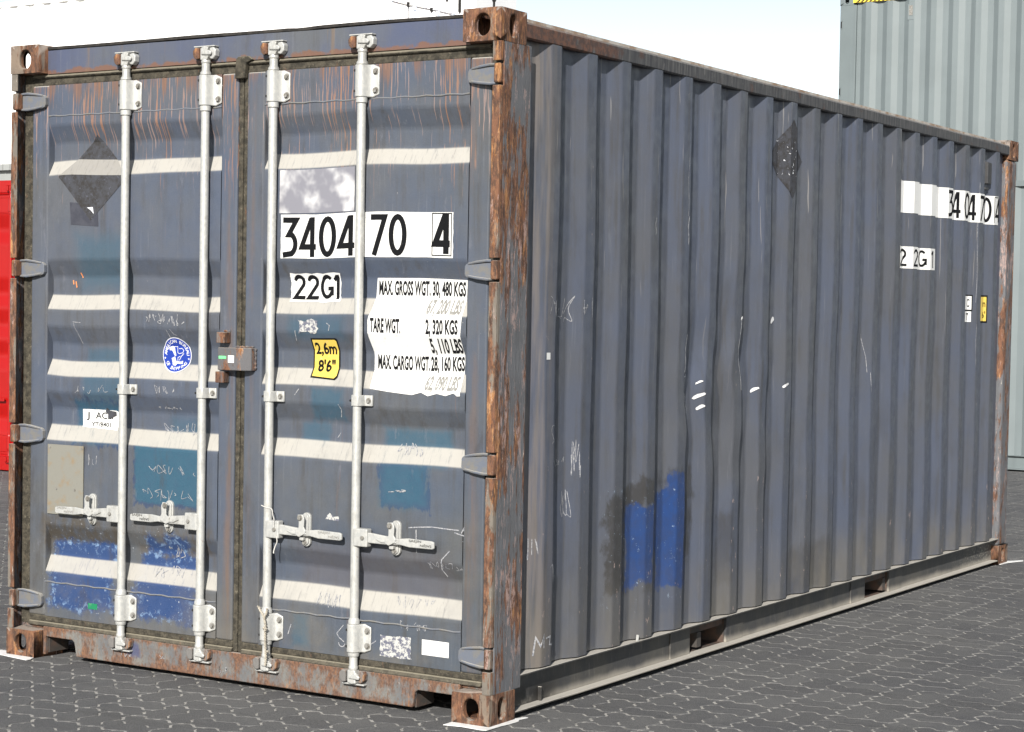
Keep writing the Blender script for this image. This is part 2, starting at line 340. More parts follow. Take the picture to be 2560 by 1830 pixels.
def m_paver():
    n = N("paver_concrete")
    oi = n.t.nodes.new("ShaderNodeObjectInfo")
    rnd = n.m('FRACT', n.m('ADD', n.geo.outputs['Random Per Island'], oi.outputs['Random']))
    G = n.geo.outputs['Position']
    c = n.mix(rnd, (.084, .084, .086), (.122, .122, .121))
    c = n.mix(n.mul(n.ramp(n.noise(1.3, 5, .65, P=G), .42, .64), .65), c, (.062, .064, .072))
    c = n.mix(n.mul(n.ramp(n.noise(2.6, 6, .75, P=G, sc=(.5, 1.6, 1), off=(5, 5, 0)), .54, .66), .45), c, (.045, .045, .047))
    c = n.mix(n.mul(n.ramp(n.noise(300, 4, .75, P=G), .48, .62), .85), c, (.175, .174, .168))
    c = n.mix(n.mul(n.ramp(n.noise(190, 4, .75, P=G, off=(4, 4, 4)), .50, .66), .8), c, (.030, .030, .031))
    c = n.mix(n.mul(n.ramp(n.noise(9, 7, .8, P=G), .58, .68), .5), c, (.16, .155, .142))
    c = n.mix(n.mul(n.ramp(n.noise(15, 7, .84, P=G, off=(8, 1, 0)), .655, .675), .8), c, (.30, .29, .27))
    h = n.m('ADD', n.noise(260, 4, .7, P=G), n.m('MULTIPLY', n.noise(30, 4, .65, P=G), 1.1))
    return n.fin(c, .88, 0, n.bump(h, .8, .004), .2)

def m_sand():
    n = N("joint_sand"); G = n.geo.outputs['Position']
    c = n.mix(n.ramp(n.noise(60, 5, .75, P=G), .36, .56), (.19, .185, .172), (.37, .36, .335))
    c = n.mix(n.mul(n.ramp(n.noise(7, 5, .75, P=G, off=(3, 3, 0)), .54, .64), .55), c, (.075, .073, .068))
    return n.fin(c, .95, 0, n.bump(n.noise(300, 4, .7, P=G), .6, .002), .1)

def m_plain_paint(name, c, dark, rough=.5, streak=.5):
    n = N(name)
    col = n.mix(n.ramp(n.noise(1.5, 4, .6), .35, .7), c, tuple(x*.9 for x in c))
    col = n.mix(n.mul(n.ramp(n.noise(12, 4, .6, sc=(1, 1, .06)), .5, .72), streak), col, dark)
    return n.fin(col, rough, 0, n.bump(n.noise(10, 3, .6), .12, .003))

M = dict(
    door=m_door(0), side=m_side(), header=m_header(), sill=m_sill(), rail_top=m_rail_top(), rail_bottom=m_rail_bottom(),
    casting=m_rusty("casting_rust", .98, (.24, .185, .14), .8), post=m_rusty("post_rust", .46, (.155, .160, .172), 1.25),
    lip=m_rusty("lip_rust", .72, (.21, .185, .155), .8), hinge=m_simple("hinge_paint", (.10, .112, .138), (.13, .125, .115), .55, 30, .25, dusty=True),
    keeper=m_rusty("keeper_rust", .75, (.22, .21, .2), .3), galv=m_galv(), gasket=m_gasket(),
    bolt=m_simple("bolt_steel", (.25, .245, .23), (.16, .15, .13), .5, 60, .3, .3), hole=m_simple("hole_black", (.012, .012, .012), None, .9),
    black=m_simple("roof_edge_bitumen", (.014, .013, .012), (.03, .027, .024), .9), roof=m_simple("roof_paint", (.35, .33, .30), (.22, .15, .1), .7, 12),
    inner=m_simple("underframe_paint", (.045, .04, .036), (.09, .055, .04), .8, 14),
    white=m_sticker("white_vinyl", (.60, .60, .585)), ink=m_ink(),
    greyink=m_sticker("faded_lettering", (.19, .185, .17), (.3, .3, .29), .5, .5),
    yellow=m_sticker("yellow_vinyl", (.58, .42, .08)), blue=m_sticker("blue_vinyl", (.010, .035, .26), (.25, .3, .4), .2), badge=m_sticker("badge_white", (.52, .53, .56)), brightblob=m_sticker("bare_white", (.62, .62, .62)),
    ghost=m_ghost(), ghost2=m_simple("placard_trace", (.032, .034, .046), (.045, .047, .06), .6), cloud=m_cloud(),  # ghost2: dark patch left where a placard came off
    plate=m_simple("data_plate_alloy", (.20, .196, .17), (.22, .165, .10), .55, 16, .2, .2, lo=.5, hi=.75), green=m_sticker("green_tape", (.01, .16, .07)),
    lightgreen=m_sticker("light_green_tape", (.15, .62, .24)), chalk=m_simple("chalk", (.31, .31, .315), (.13, .14, .17), .9, 120),
    orange=m_simple("orange_crayon", (.6, .22, .08)), rope=m_simple("rope_fibre", (.36, .33, .27), (.22, .20, .17), .9, 90, .5), wire=m_simple("wire_steel", (.5, .49, .46), None, .5),
    torn=m_sticker("torn_paper", (.40, .40, .38), (.09, .095, .13), .95, .47), paver=m_paver(), sand=m_sand(),
    hasp=m_rusty("hasp_rust", .35, (.14, .138, .145), .2),
    lockbox_rust=m_rusty("lug_rust", .8, (.2, .17, .15), .8),
)
GREY = dict(wall=m_plain_paint("grey_green_paint", (.140, .166, .172), (.112, .132, .138), .5, .3), post=m_plain_paint("grey_post_paint", (.125, .150, .155), (.10, .12, .125)), )
WHITE = dict(wall=m_plain_paint("white_paint", (.86, .86, .85), (.78, .78, .76), .45, .2), post=m_plain_paint("white_post_paint", (.85, .85, .84), (.76, .76, .75)))
RED = dict(wall=m_plain_paint("red_paint", (.30, .004, .003), (.25, .004, .003), .35, .15))

# ---------------------------------------------------------------- mesh helpers
def new_obj(name, bm, mats, parent=None, loc=(0, 0, 0), bevel=0, smooth=False, seg=2, local=False):
    me = bpy.data.meshes.new(name)
    bmesh.ops.recalc_face_normals(bm, faces=bm.faces)
    bm.to_mesh(me); bm.free()
    for mm in (mats if isinstance(mats, (list, tuple)) else [mats]): me.materials.append(mm)
    if smooth:
        for p in me.polygons: p.use_smooth = True
        try: me.set_sharp_from_angle(angle=R(38))
        except Exception: pass
    o = bpy.data.objects.new(name, me); COL.objects.link(o); o.location = loc
    if parent is not None: o.parent = parent
    if bevel:
        b = o.modifiers.new("bevel", 'BEVEL'); b.width = bevel; b.segments = seg; b.limit_method = 'ANGLE'; b.angle_limit = R(40)
    return o

def box(bm, x0, x1, y0, y1, z0, z1, mi=0):
    v = [bm.verts.new(p) for p in ((x0, y0, z0), (x1, y0, z0), (x1, y1, z0), (x0, y1, z0), (x0, y0, z1), (x1, y0, z1), (x1, y1, z1), (x0, y1, z1))]
    for q in ((0, 3, 2, 1), (4, 5, 6, 7), (0, 1, 5, 4), (1, 2, 6, 5), (2, 3, 7, 6), (3, 0, 4, 7)):
        fc = bm.faces.new([v[i] for i in q]); fc.material_index = mi

def prism(bm, pts, a0, a1, axis='y', mi=0):
    """closed 2D outline extruded along an axis: y -> pts are (x,z); z -> (x,y); x -> (y,z)"""
    def P(p, a): return {'y': (p[0], a, p[1]), 'z': (p[0], p[1], a), 'x': (a, p[0], p[1])}[axis]
    A = [bm.verts.new(P(p, a0)) for p in pts]; B = [bm.verts.new(P(p, a1)) for p in pts]; n = len(pts)
    bm.faces.new(A).material_index = mi; bm.faces.new(B[::-1]).material_index = mi
    for i in range(n): bm.faces.new((A[i], B[i], B[(i+1) % n], A[(i+1) % n])).material_index = mi

def lathe(bm, prof, cx, cy, n=20, mi=0):
    """prof: (radius, z) from bottom to top"""
    rings = [[bm.verts.new((cx+rr*math.cos(2*math.pi*i/n), cy+rr*math.sin(2*math.pi*i/n), z)) for i in range(n)] for rr, z in prof]
    for a, b in zip(rings, rings[1:]):
        for i in range(n): bm.faces.new((a[i], a[(i+1) % n], b[(i+1) % n], b[i])).material_index = mi
    bm.faces.new(rings[0][::-1]).material_index = mi; bm.faces.new(rings[-1]).material_index = mi

def tube(bm, pts, rad, n=8, mi=0):
    pts = [Vector(p) for p in pts]; rings = []
    for i, p in enumerate(pts):
        t = (pts[min(i+1, len(pts)-1)]-pts[max(i-1, 0)]).normalized()
        a = t.cross(Vector((0, 0, 1)));
        if a.length < .1: a = t.cross(Vector((0, 1, 0)))
        a.normalize(); b = t.cross(a); rr = rad[i] if isinstance(rad, (list, tuple)) else rad
        rings.append([bm.verts.new(p+(a*math.cos(2*math.pi*k/n)+b*math.sin(2*math.pi*k/n))*rr) for k in range(n)])
    for a, b in zip(rings, rings[1:]):
        for k in range(n): bm.faces.new((a[k], a[(k+1) % n], b[(k+1) % n], b[k])).material_index = mi
    bm.faces.new(rings[0][::-1]); bm.faces.new(rings[-1])

def hexbolt(bm, x, y, z, rr=.009, h=.008, mi=0):
    """bolt head standing out of a face towards -y, y = face plane"""
    prism(bm, [(x+rr*1.45*math.cos(k*math.pi/8), z+rr*1.45*math.sin(k*math.pi/8)) for k in range(16)], y-.0015, y, 'y', mi)
    prism(bm, [(x+rr*math.cos(R(60*k+12)), z+rr*math.sin(R(60*k+12))) for k in range(6)], y-h, y-.0015, 'y', mi)

def tag(o, label=None, cat=None, group=None, kind=None):
    for k, v in (('label', label), ('category', cat), ('group', group), ('kind', kind)):
        if v: o[k] = v
    return o

def empty(name, loc, rz=0):
    o = bpy.data.objects.new(name, None); COL.objects.link(o); o.location = loc; o.rotation_euler = (0, 0, rz); o.empty_display_size = .2
    return o

# ---------------------------------------------------------------- container pieces (local frame: front right bottom corner at 0,0,0; doors face -y; x from -2.438 to 0)
W = 2.438
def oval(w, h, n=8):
    r_ = w/2; s = h/2-r_; pts = []
    for k in range(n+1): a = math.pi*k/n; pts.append((r_*math.cos(a), s+r_*math.sin(a)))
    for k in range(n+1): a = math.pi+math.pi*k/n; pts.append((r_*math.cos(a), -s+r_*math.sin(a)))
    return pts
def casting(parent, mat, x0, x1, y0, y1, z0, z1, fx, fy, fz, hole=True):
    """fx, fy, fz: which side is the outside (-1/+1). Shell with an oval opening in the outer x, y and z face."""
    bm = bmesh.new()
    c = ((x0+x1)/2, (y0+y1)/2, (z0+z1)/2); h = ((x1-x0)/2, (y1-y0)/2, (z1-z0)/2); th = .026
    fs = (fx, fy, fz)
    for ax in range(3):
        ua, va = [(1, 2), (0, 2), (0, 1)][ax]
        for sg in (-1, 1):
            def P(u_, v_, d): p = [0, 0, 0]; p[ua] = c[ua]+u_; p[va] = c[va]+v_; p[ax] = c[ax]+sg*(h[ax]-d); return p
            if sg != fs[ax] or not hole:
                bm.faces.new([bm.verts.new(P(a*h[ua], b*h[va], 0)) for a, b in ((-1, -1), (1, -1), (1, 1), (-1, 1))]); continue
            if ax == 2: ov = oval(.0635, .124); ov = [(a, b) for a, b in ov]
            else: ov = oval(.052 if ax == 0 else .066, .081)
            n = len(ov); ang = [math.atan2(b, a) for a, b in ov]
            outer = []
            for a, b in ov:
                L = 1/max(abs(a)/h[ua], abs(b)/h[va]); outer.append((a*L, b*L))
            # insert exact corners
            O = [bm.verts.new(P(a, b, 0)) for a, b in outer]; I = [bm.verts.new(P(a, b, 0)) for a, b in ov]; J = [bm.verts.new(P(a, b, th)) for a, b in ov]
            for i in range(n):
                j = (i+1) % n; a, b = outer[i], outer[j]
                extra = []
                if abs(abs(a[0])-h[ua]) < 1e-6 and abs(abs(b[1])-h[va]) < 1e-6 and abs(abs(b[0])-h[ua]) > 1e-6 and abs(abs(a[1])-h[va]) > 1e-6: extra = [bm.verts.new(P(a[0], b[1], 0))]
                elif abs(abs(a[1])-h[va]) < 1e-6 and abs(abs(b[0])-h[ua]) < 1e-6 and abs(abs(b[1])-h[va]) > 1e-6 and abs(abs(a[0])-h[ua]) > 1e-6: extra = [bm.verts.new(P(b[0], a[1], 0))]
                bm.faces.new([O[i]]+extra+[O[j], I[j], I[i]]); bm.faces.new((I[i], I[j], J[j], J[i]))
    bmesh.ops.remove_doubles(bm, verts=bm.verts, dist=1e-5)
    return new_obj('corner_casting', bm, mat, parent, bevel=.006, seg=3, smooth=True)

DOORPROF = [(2.254, 2.180, 2.108, 2.042), (1.690, 1.619, 1.548, 1.480), (1.414, 1.343, 1.276, 1.202), (1.137, 1.068, 1.000, .925), (.572, .507, .442, .364)]
YD, DD = .060, .036
def door_y(z):
    for a, b, c, d in DOORPROF:
        if d <= z <= a:
            if z >= b: return YD+DD*(a-z)/(a-b)
            if z >= c: return YD+DD
            return YD+DD*(z-d)/(c-d)
    return YD
def nz3(x, y, z): return noise.noise(Vector((x, y, z)))
def door_map(x, z, off=0.0):
    zz = max(0.0, min(1.0, (z-.19)/.12, (2.40-z)/.12))
    ex = .5
    for a, b in ((-2.272, -1.330), (-1.112, -.165)):
        if a <= x <= b: ex = min(1.0, (x-a)/.12, (b-x)/.12)
    if not (-2.272 <= x <= -1.330 or -1.112 <= x <= -.165): ex = 0.0
    k = zz*ex
    y = door_y(z)+k*(nz3(x*2.2, 0, z*2.0)*.0055+nz3(x*5, 3, z*4)*.0012)
    if x > -1.1 and z < .75: y += ex*.012*math.exp(-((x+.62)/.28)**2-((z-.50)/.13)**2)
    return (x, y-off, z+k*nz3(x*2.5, 7, z*2)*.009)
def side_map(y, z, off=0.0):
    k = math.sin(math.pi*max(0, min(1, (z-.170)/2.333)))
    x = side_x(y)+k*(nz3(0, y*1.6, z*1.3)*.009+nz3(4, y*4, z*3)*.0025)
    g_ = math.exp(-((z-1.15)/.42)**2)*max(0, 1-abs(y-1.98)/.75)
    x += k*(g_*(-.010+.024*nz3(1, y*7, z*5.5)))
    g2 = math.exp(-((z-.75)/.5)**2)*max(0, 1-abs(y-3.4)/.9)
    x += k*g2*.010*nz3(5, y*6, z*4)
    return (x+off, y+k*(nz3(9, y*2.1, z*1.5)*.009+g_*.048*nz3(2, y*2.6, z*4.5)+g2*.016*nz3(7, y*3, z*4)), z)
DBREAK = sorted(z for q in DOORPROF for z in q)
E0, PI_, XO, XI = .442, .2772, -.003, -.039
def side_x(y):
    t = (y-(E0-.072)) % PI_
    if y < .235: return XI
    if y > 5.78: return XI
    if t < .072: return XO
    if t < .140: return XO+(XI-XO)*(t-.072)/.068
    if t < .209: return XI
    return XI+(XO-XI)*(t-.209)/(PI_-.209)

def fold_round(o, w_):
    for p in o.data.polygons: p.use_smooth = True
    for a in list(o.data.attributes):
        if a.name == 'sharp_edge': o.data.attributes.remove(a)
    b = o.modifiers.new("bevel", 'BEVEL'); b.width = w_; b.segments = 3; b.limit_method = 'ANGLE'; b.angle_limit = R(13)
    wn_ = o.modifiers.new("wn", 'WEIGHTED_NORMAL'); wn_.keep_sharp = False
def door_leaf(parent, x0, x1, sx0, sx1, mat, name='door', ztop=2.424, zbot=.178, detail=True):
    """x0..x1 leaf, sx0..sx1 corrugated field"""
    d = bpy.data.objects.new
    bm = bmesh.new()
    zs = [zbot+.0]+[z for z in DBREAK]+[ztop]
    full = [zs[0]]
    for a, b in zip(zs, zs[1:]):
        k = max(1, int((b-a)/.05)); full += [a+(b-a)*(i+1)/k for i in range(k)]
    nx = 18
    rows = []
    for z in full:
        row = []
        for i in range(nx+1):
            x = sx0+(sx1-sx0)*i/nx
            x, y, z2 = door_map(x, z) if detail else (x, door_y(z), z)
            row.append(bm.verts.new((x, y, z2)))
        rows.append(row)
    for a, b in zip(rows, rows[1:]):
        for i in range(nx): bm.faces.new((a[i], a[i+1], b[i+1], b[i]))
    p = new_obj(name, bm, mat, parent, smooth=True)
    if detail: fold_round(p, .010)
    bm = bmesh.new()
    box(bm, x0, sx0-.0005, YD-.002, .125, zbot, ztop); box(bm, sx1+.0005, x1, YD-.002, .125, zbot, ztop)
    new_obj('door_frame', bm, mat, p, bevel=.008, seg=3)
    for zz in (2.295, .325):
        bm = bmesh.new()
        pts = [(sx0+(sx1-sx0)*i/30, YD-.001, zz+.002*math.sin(i*1.9)) for i in range(31)]
        tube(bm, pts, .0032, 6); new_obj('weld_seam', bm, M['hinge'] if detail else mat, p, smooth=True)
    # rubber gasket round the leaf
    bm = bmesh.new(); g = .048
    gl, gr_ = x0-(.052 if x0 < -2 else .021), x1+(.052 if x1 > -.2 else .021)
    box(bm, gl, x0+.001, .066, .11, zbot-g+.006, ztop+g); box(bm, x1-.001, gr_, .066, .11, zbot-g+.006, ztop+g)
    box(bm, x0+.001, x1-.001, .064, .11, ztop, ztop+g-.018); box(bm, x0+.001, x1-.001, .064, .11, zbot-g+.022, zbot)
    # outer lip, sloping
    prism(bm, [(.050, ztop+g-.012), (.066, ztop+g), (.11, ztop+g), (.11, ztop+g-.018), (.058, ztop+g-.020)], x0, x1, 'x')
    prism(bm, [(.052, zbot-g+.004), (.11, zbot-g+.002), (.11, zbot-g+.022), (.060, zbot-g+.022)], x0, x1, 'x')
    new_obj('gasket', bm, M['gasket'] if detail else mat, p, bevel=.004)
    return p

def hinge(door, xk, sgn, z0, z1, m_blade, m_knuckle):
    """sgn +1: blade runs to +x from the knuckle (left door)"""
    zc = (z0+z1)/2; hh = (z1-z0)/2; L = .128
    bm = bmesh.new()
    out = [(0, hh*.98), (.048, hh*.98), (.085, hh*.84), (.116, hh*.72), (.127, hh*.60), (.133, hh*.38), (.134, -hh*.40), (.129, -hh*.66), (.116, -hh*.80), (.085, -hh*.93), (.048, -hh*1.0), (0, -hh*1.0)]
    pts = [(xk+sgn*a, zc+b) for a, b in out]
    prism(bm, pts, .040, .0585, 'y')
    o = new_obj('hinge', bm, m_blade, door, bevel=.002)
    for s in (1, -1):
        bm = bmesh.new()
        tube(bm, [(xk+sgn*.0, .036, zc+s*hh*.90), (xk+sgn*.035, .036, zc+s*hh*.94), (xk+sgn*.080, .037, zc+s*hh*.80), (xk+sgn*.118, .041, zc+s*hh*.62)], [.0045, .0055, .0052, .004], 8)
        new_obj('hinge_rib', bm, m_blade, o, smooth=True)
    bm = bmesh.new()
    box(bm, min(xk-sgn*.026, xk+sgn*.003), max(xk-sgn*.026, xk+sgn*.003), .005, .044, z0+.001, z1-.001)
    new_obj('hinge_knuckle', bm, m_knuckle, o, bevel=.007, seg=3)

HZ = ((2.321, 2.394), (1.618, 1.690), (.913, .990), (.209, .284))
def rod_assembly(side, m_rod, m_bolt, m_keep, detail=True):
    """origin on the rod axis at ground level; side -1: handle towards -x"""
    bm = bmesh.new()
    lathe(bm, [(.017, .33), (.017, 2.29)], 0, 0, 24)
    lathe(bm, [(.013, .128), (.0185, .140), (.0185, .150), (.016, .155), (.016, .190)], 0, 0, 24)
    lathe(bm, [(.021, .190), (.0225, .197), (.0225, .2035), (.017, .205)], 0, 0, 24)
    lathe(bm, [(.0225, .313), (.0225, .325), (.0185, .333), (.017, .336)], 0, 0, 24)
    lathe(bm, [(.017, 2.276), (.022, 2.280), (.022, 2.299), (.017, 2.30)], 0, 0, 24)
    lathe(bm, [(.022, 2.4225), (.022, 2.430), (.0165, 2.438), (.0165, 2.466), (.019, 2.469), (.0195, 2.474), (.014, 2.486)], 0, 0, 24)
    rod = new_obj('lock_rod', bm, m_rod, None, smooth=True)
    yf = YD-.036
    for z0, z1 in ((.205, .312), (2.300, 2.421)):
        bm = bmesh.new()
        arc = [(-.031, yf-.0)]
        outl = [(-.030, yf), (-.0285, .004), (-.026, -.008), (-.019, -.019), (-.009, -.0255), (.002, -.0265), (.012, -.023), (.019, -.014), (.024, -.001), (.030, .011), (.038, .0165), (.066, .0175), (.066, yf)]
        prism(bm, outl, z0+.0, z1, 'z')
        # round the free corners of the flange
        for v in bm.verts:
            if v.co.x > .06: v.co.z += .010 if v.co.z < (z0+z1)/2 else -.010
        b = new_obj('rod_bracket', bm, m_rod, rod, bevel=.003, seg=2, smooth=True)
        for zz in (z0+.025, z1-.025):
            bm = bmesh.new(); hexbolt(bm, .051, .0165, zz, .0088, .009); new_obj('bolt', bm, m_bolt, b)
        if detail:
            for zz in (z0+.022, z1-.022):
                bm = bmesh.new(); prism(bm, [(-.0195+.0052*math.cos(k*math.pi/5), zz+.0052*math.sin(k*math.pi/5)) for k in range(10)], -.0205, -.012, 'y')
                new_obj('bracket_hole', bm, M['hole'], b)
    # mid clamp
    bm = bmesh.new()
    prism(bm, [(-.040, yf), (-.040, .018), (-.026, .013), (-.0235, -.006), (-.014, -.0195), (.002, -.0225), (.016, -.018), (.0235, -.005), (.026, .013), (.056, .015), (.058, .020), (.058, yf)], 1.140, 1.181, 'z')
    b = new_obj('rod_clamp', bm, m_rod, rod, bevel=.002, smooth=True)
    bm = bmesh.new(); hexbolt(bm, .042, .0145, 1.160, .008, .008); new_obj('bolt', bm, m_bolt, b)
    if detail:
        bm = bmesh.new(); prism(bm, [(-.019+.0045*math.cos(k*math.pi/5), 1.16+.0045*math.sin(k*math.pi/5)) for k in range(10)], -.0195, -.010, 'y'); new_obj('bracket_hole', bm, M['hole'], b)
    # cams and keepers
    for up in (1, -1):
        zc = 2.505 if up > 0 else .112
        bm = bmesh.new()
        prism(bm, [(-.018, zc-.026*up), (.016, zc-.026*up), (.021, zc-.014*up), (.034, zc-.010*up), (.030, zc-.002*up), (.016, zc+.002*up), (.022, zc+.024*up), (.0, zc+.028*up), (-.018, zc+.022*up)], -.016, .016, 'y')
        prism(bm, [(-.010, zc-.006), (.040, zc-.008), (.044, zc+.004), (.030, zc+.012), (-.006, zc+.008)], -.023, -.014, 'y')
        new_obj('cam', bm, m_rod, rod, bevel=.004, seg=2)
        for s in (-1, 1):
            bm = bmesh.new()
            prism(bm, [(s*.024, zc-.020), (s*.040, zc-.024), (s*.054, zc-.010), (s*.056, zc+.012), (s*.044, zc+.024), (s*.024, zc+.022)], -.014+.004*s, .019, 'y')
            new_obj('keeper', bm, m_keep if (s < 0) == (up > 0) or up < 0 else m_rod, rod, bevel=.004, seg=2)
        bm = bmesh.new()
        zt = zc+.026 if up > 0 else zc-.032
        if up > 0: box(bm, -.056, .050, -.010, .0185, zt, zt+.005)
        else: box(bm, -.050, .052, -.004, .0185, zt, zt+.006)
        new_obj('keeper_plate', bm, m_rod, rod, bevel=.0015)
    # handle, hub and catch
    s = side; zc = .645
    def sp(l): return [(s*a, b) for a, b in l]
    bm = bmesh.new()
    box(bm, min(s*.004, s*.068), max(s*.004, s*.068), -.021, .012, zc-.034, zc+.034)
    hub = new_obj('handle_hub', bm, m_rod, rod, bevel=.004, seg=2)
    bm = bmesh.new(); prism(bm, [(s*.048+.008*math.cos(k*math.pi/6), zc+.008*math.sin(k*math.pi/6)) for k in range(12)], -.027, -.021, 'y'); new_obj('rivet', bm, m_bolt, hub, bevel=.0015)
    bm = bmesh.new()
    prism(bm, sp([(.060, zc+.019), (.075, zc+.021), (.150, zc+.014), (.205, zc+.008), (.250, zc+.013), (.355, zc+.010), (.365, zc+.006), (.366, zc-.016), (.358, zc-.020), (.255, zc-.020), (.215, zc-.014), (.150, zc-.018), (.075, zc-.018), (.060, zc-.016)]), -.014, -.003, 'y')
    prism(bm, sp([(.10, zc+.002), (.20, zc-.002), (.20, zc-.010), (.13, zc-.012)]), -.0195, -.013, 'y')
    h = new_obj('handle', bm, m_rod, rod, bevel=.003, seg=2)
    bm = bmesh.new()
    prism(bm, [(s*.178+a, zc+.007+b) for a, b in oval(.040, .132, 8)], .012, yf, 'y')
    prism(bm, [(s*.178+a, zc+.007+b) for a, b in oval(.030, .120, 8)], .006, .012, 'y')
    c = new_obj('handle_catch', bm, m_rod, rod, bevel=.002)
    bm = bmesh.new()
    prism(bm, sp([(.160, zc+.066), (.185, zc+.068), (.192, zc+.052), (.190, zc+.020), (.200, zc+.004), (.196, zc-.006), (.168, zc-.020), (.152, zc-.014), (.150, zc+.006), (.166, zc+.018), (.166, zc+.040)]), -.021, -.015, 'y')
    prism(bm, sp([(.162, zc-.022), (.184, zc-.022), (.182, zc-.034), (.164, zc-.034)]), -.012, .008, 'y')
    new_obj('catch_flap', bm, m_rod, c, bevel=.002)
    for a in ((s*.172, -.021, zc+.054, .0082, .007), (s*.176, .006, zc-.043, .0078, .007)):
        bm = bmesh.new(); hexbolt(bm, *a); new_obj('bolt', bm, m_bolt, c)
    return rod

def copy_tree(o, parent=None):
    c = o.copy(); COL.objects.link(c); c.parent = parent
    for ch in list(o.children): copy_tree(ch, c)
    return c

# ---------------------------------------------------------------- text and drawn marks
def text_bm(s, h, width=None, bold=0.0, shear=0.0):
    cu = bpy.data.curves.new("t", 'FONT'); cu.body = s; cu.size = 1; cu.offset = bold; cu.shear = shear; cu.resolution_u = 3; cu.fill_mode = 'FRONT'
    ob = bpy.data.objects.new("t", cu); me = ob.to_mesh()
    bm = bmesh.new(); bm.from_mesh(me); ob.to_mesh_clear(); bpy.data.objects.remove(ob); bpy.data.curves.remove(cu)
    if not bm.verts: return bm
    xs = [v.co.x for v in bm.verts]; x0, x1 = min(xs), max(xs)
    k = h/.70; kx = k if width is None else width/(x1-x0)
    for v in bm.verts: v.co.x = (v.co.x-x0)*kx; v.co.y = v.co.y*k; v.co.z = 0
    return bm

def ribbon(bm, pts, wd, closed=False, mi=0):
    pts = [Vector((p[0], p[1])) for p in pts]; n = len(pts); Lv, Rv = [], []
    for i in range(n):
        a = pts[(i-1) % n] if (closed or i > 0) else None; b = pts[(i+1) % n] if (closed or i < n-1) else None
        d1 = (pts[i]-a).normalized() if a is not None else None; d2 = (b-pts[i]).normalized() if b is not None else None
        if d1 is None: d1 = d2
        if d2 is None: d2 = d1
        t = (d1+d2)
        if t.length < 1e-4: t = d1
        t.normalize(); nn = Vector((-t.y, t.x)); c = max(.45, nn.dot(Vector((-d1.y, d1.x)))); ww = (wd[i] if isinstance(wd, (list, tuple)) else wd)/2/c
        Lv.append(bm.verts.new((*(pts[i]+nn*ww), 0))); Rv.append(bm.verts.new((*(pts[i]-nn*ww), 0)))
    for i in range(n if closed else n-1):
        j = (i+1) % n; fc = bm.faces.new((Lv[i], Rv[i], Rv[j], Lv[j])); fc.material_index = mi

def arcp(cx, cy, rx, ry, a0, a1, n=12):
    return [(cx+rx*math.cos(R(a0+(a1-a0)*i/n)), cy+ry*math.sin(R(a0+(a1-a0)*i/n))) for i in range(n+1)]
GL = {
 '3': [([(.04, .93), (.90, .93), (.42, .56)]+arcp(.40, .32, .46, .27, 62, -62, 9)+[(.05, .04)], 0)],
 '4': [([(.76, 0), (.76, 1)], 0), ([(.70, .97), (.10, .255), (1.0, .255)], 0)],
 '0': [(arcp(.5, .5, .40, .44, 0, 345, 23), 1)],
 '7': [([(.04, .93), (.88, .93), (.26, 0)], 0)],
 '2': [(arcp(.46, .70, .37, .235, 165, -28, 10)+[(.10, .07), (.95, .07)], 0)],
 'G': [(arcp(.52, .52, .42, .42, 48, 330, 18), 0), ([(.60, .45), (.93, .45), (.93, .16)], 0)],
 '1': [([(.62, 0), (.62, 1)], 0), ([(.58, .95), (.32, .78)], 0)],
}
def glyphs(s, x, z, cw, h, adv, sw, offs=None):
    """stroke glyph bmesh in (x,z) plane stored as x,y; z coordinate = layer"""
    bm = bmesh.new()
    for i, ch in enumerate(s):
        if ch == ' ': continue
        x0 = offs[i] if offs else x+adv*i
        for k, (pts, cl) in enumerate(GL[ch]):
            nb = bmesh.new(); ribbon(nb, [(x0+a*cw, z+b*h) for a, b in pts], sw, bool(cl))
            for v in nb.verts: v.co.z = k*.0003
            me = bpy.data.meshes.new("g"); nb.to_mesh(me); nb.free(); bm.from_mesh(me); bpy.data.meshes.remove(me)
    return bm

def cut_uv(bm, breaks, axis):
    for b in breaks:
        co = (b, 0, 0) if axis == 0 else (0, b, 0); no = (1, 0, 0) if axis == 0 else (0, 1, 0)
        bmesh.ops.bisect_plane(bm, geom=bm.verts[:]+bm.edges[:]+bm.faces[:], plane_co=co, plane_no=no)
def grid_cuts(bm, ax, step):
    c = [v.co[ax] for v in bm.verts]; a, b = min(c), max(c); k = math.floor(a/step)+1
    cut_uv(bm, [i*step for i in range(k, int(math.ceil(b/step)))], ax)
def to_door(bm, off=.0015, flat=None):
    cut_uv(bm, DBREAK, 1); grid_cuts(bm, 0, .052); grid_cuts(bm, 1, .05)
    for v in bm.verts:
        x, z, l = v.co; v.co = door_map(x, z, off+l) if flat is None else (x, flat-off-l, z)
SBREAK = []
for k in range(-1, 21):
    b0 = E0-.072+PI_*k; SBREAK += [b0, b0+.072, b0+.140, b0+.209]
def to_side(bm, off=.0015):
    cs = [v.co.x for v in bm.verts]; cut_uv(bm, [b for b in SBREAK if min(cs) < b < max(cs)], 0); grid_cuts(bm, 1, .09)
    for v in bm.verts:
        y, z, l = v.co; v.co = side_map(y, z, off+l)
def face2d(bm, pts, layer=0, mi=0):
    fc = bm.faces.new([bm.verts.new((a, b, layer)) for a, b in pts]); fc.material_index = mi
def rect(x0, x1, z0, z1): return [(x0, z0), (x1, z0), (x1, z1), (x0, z1)]
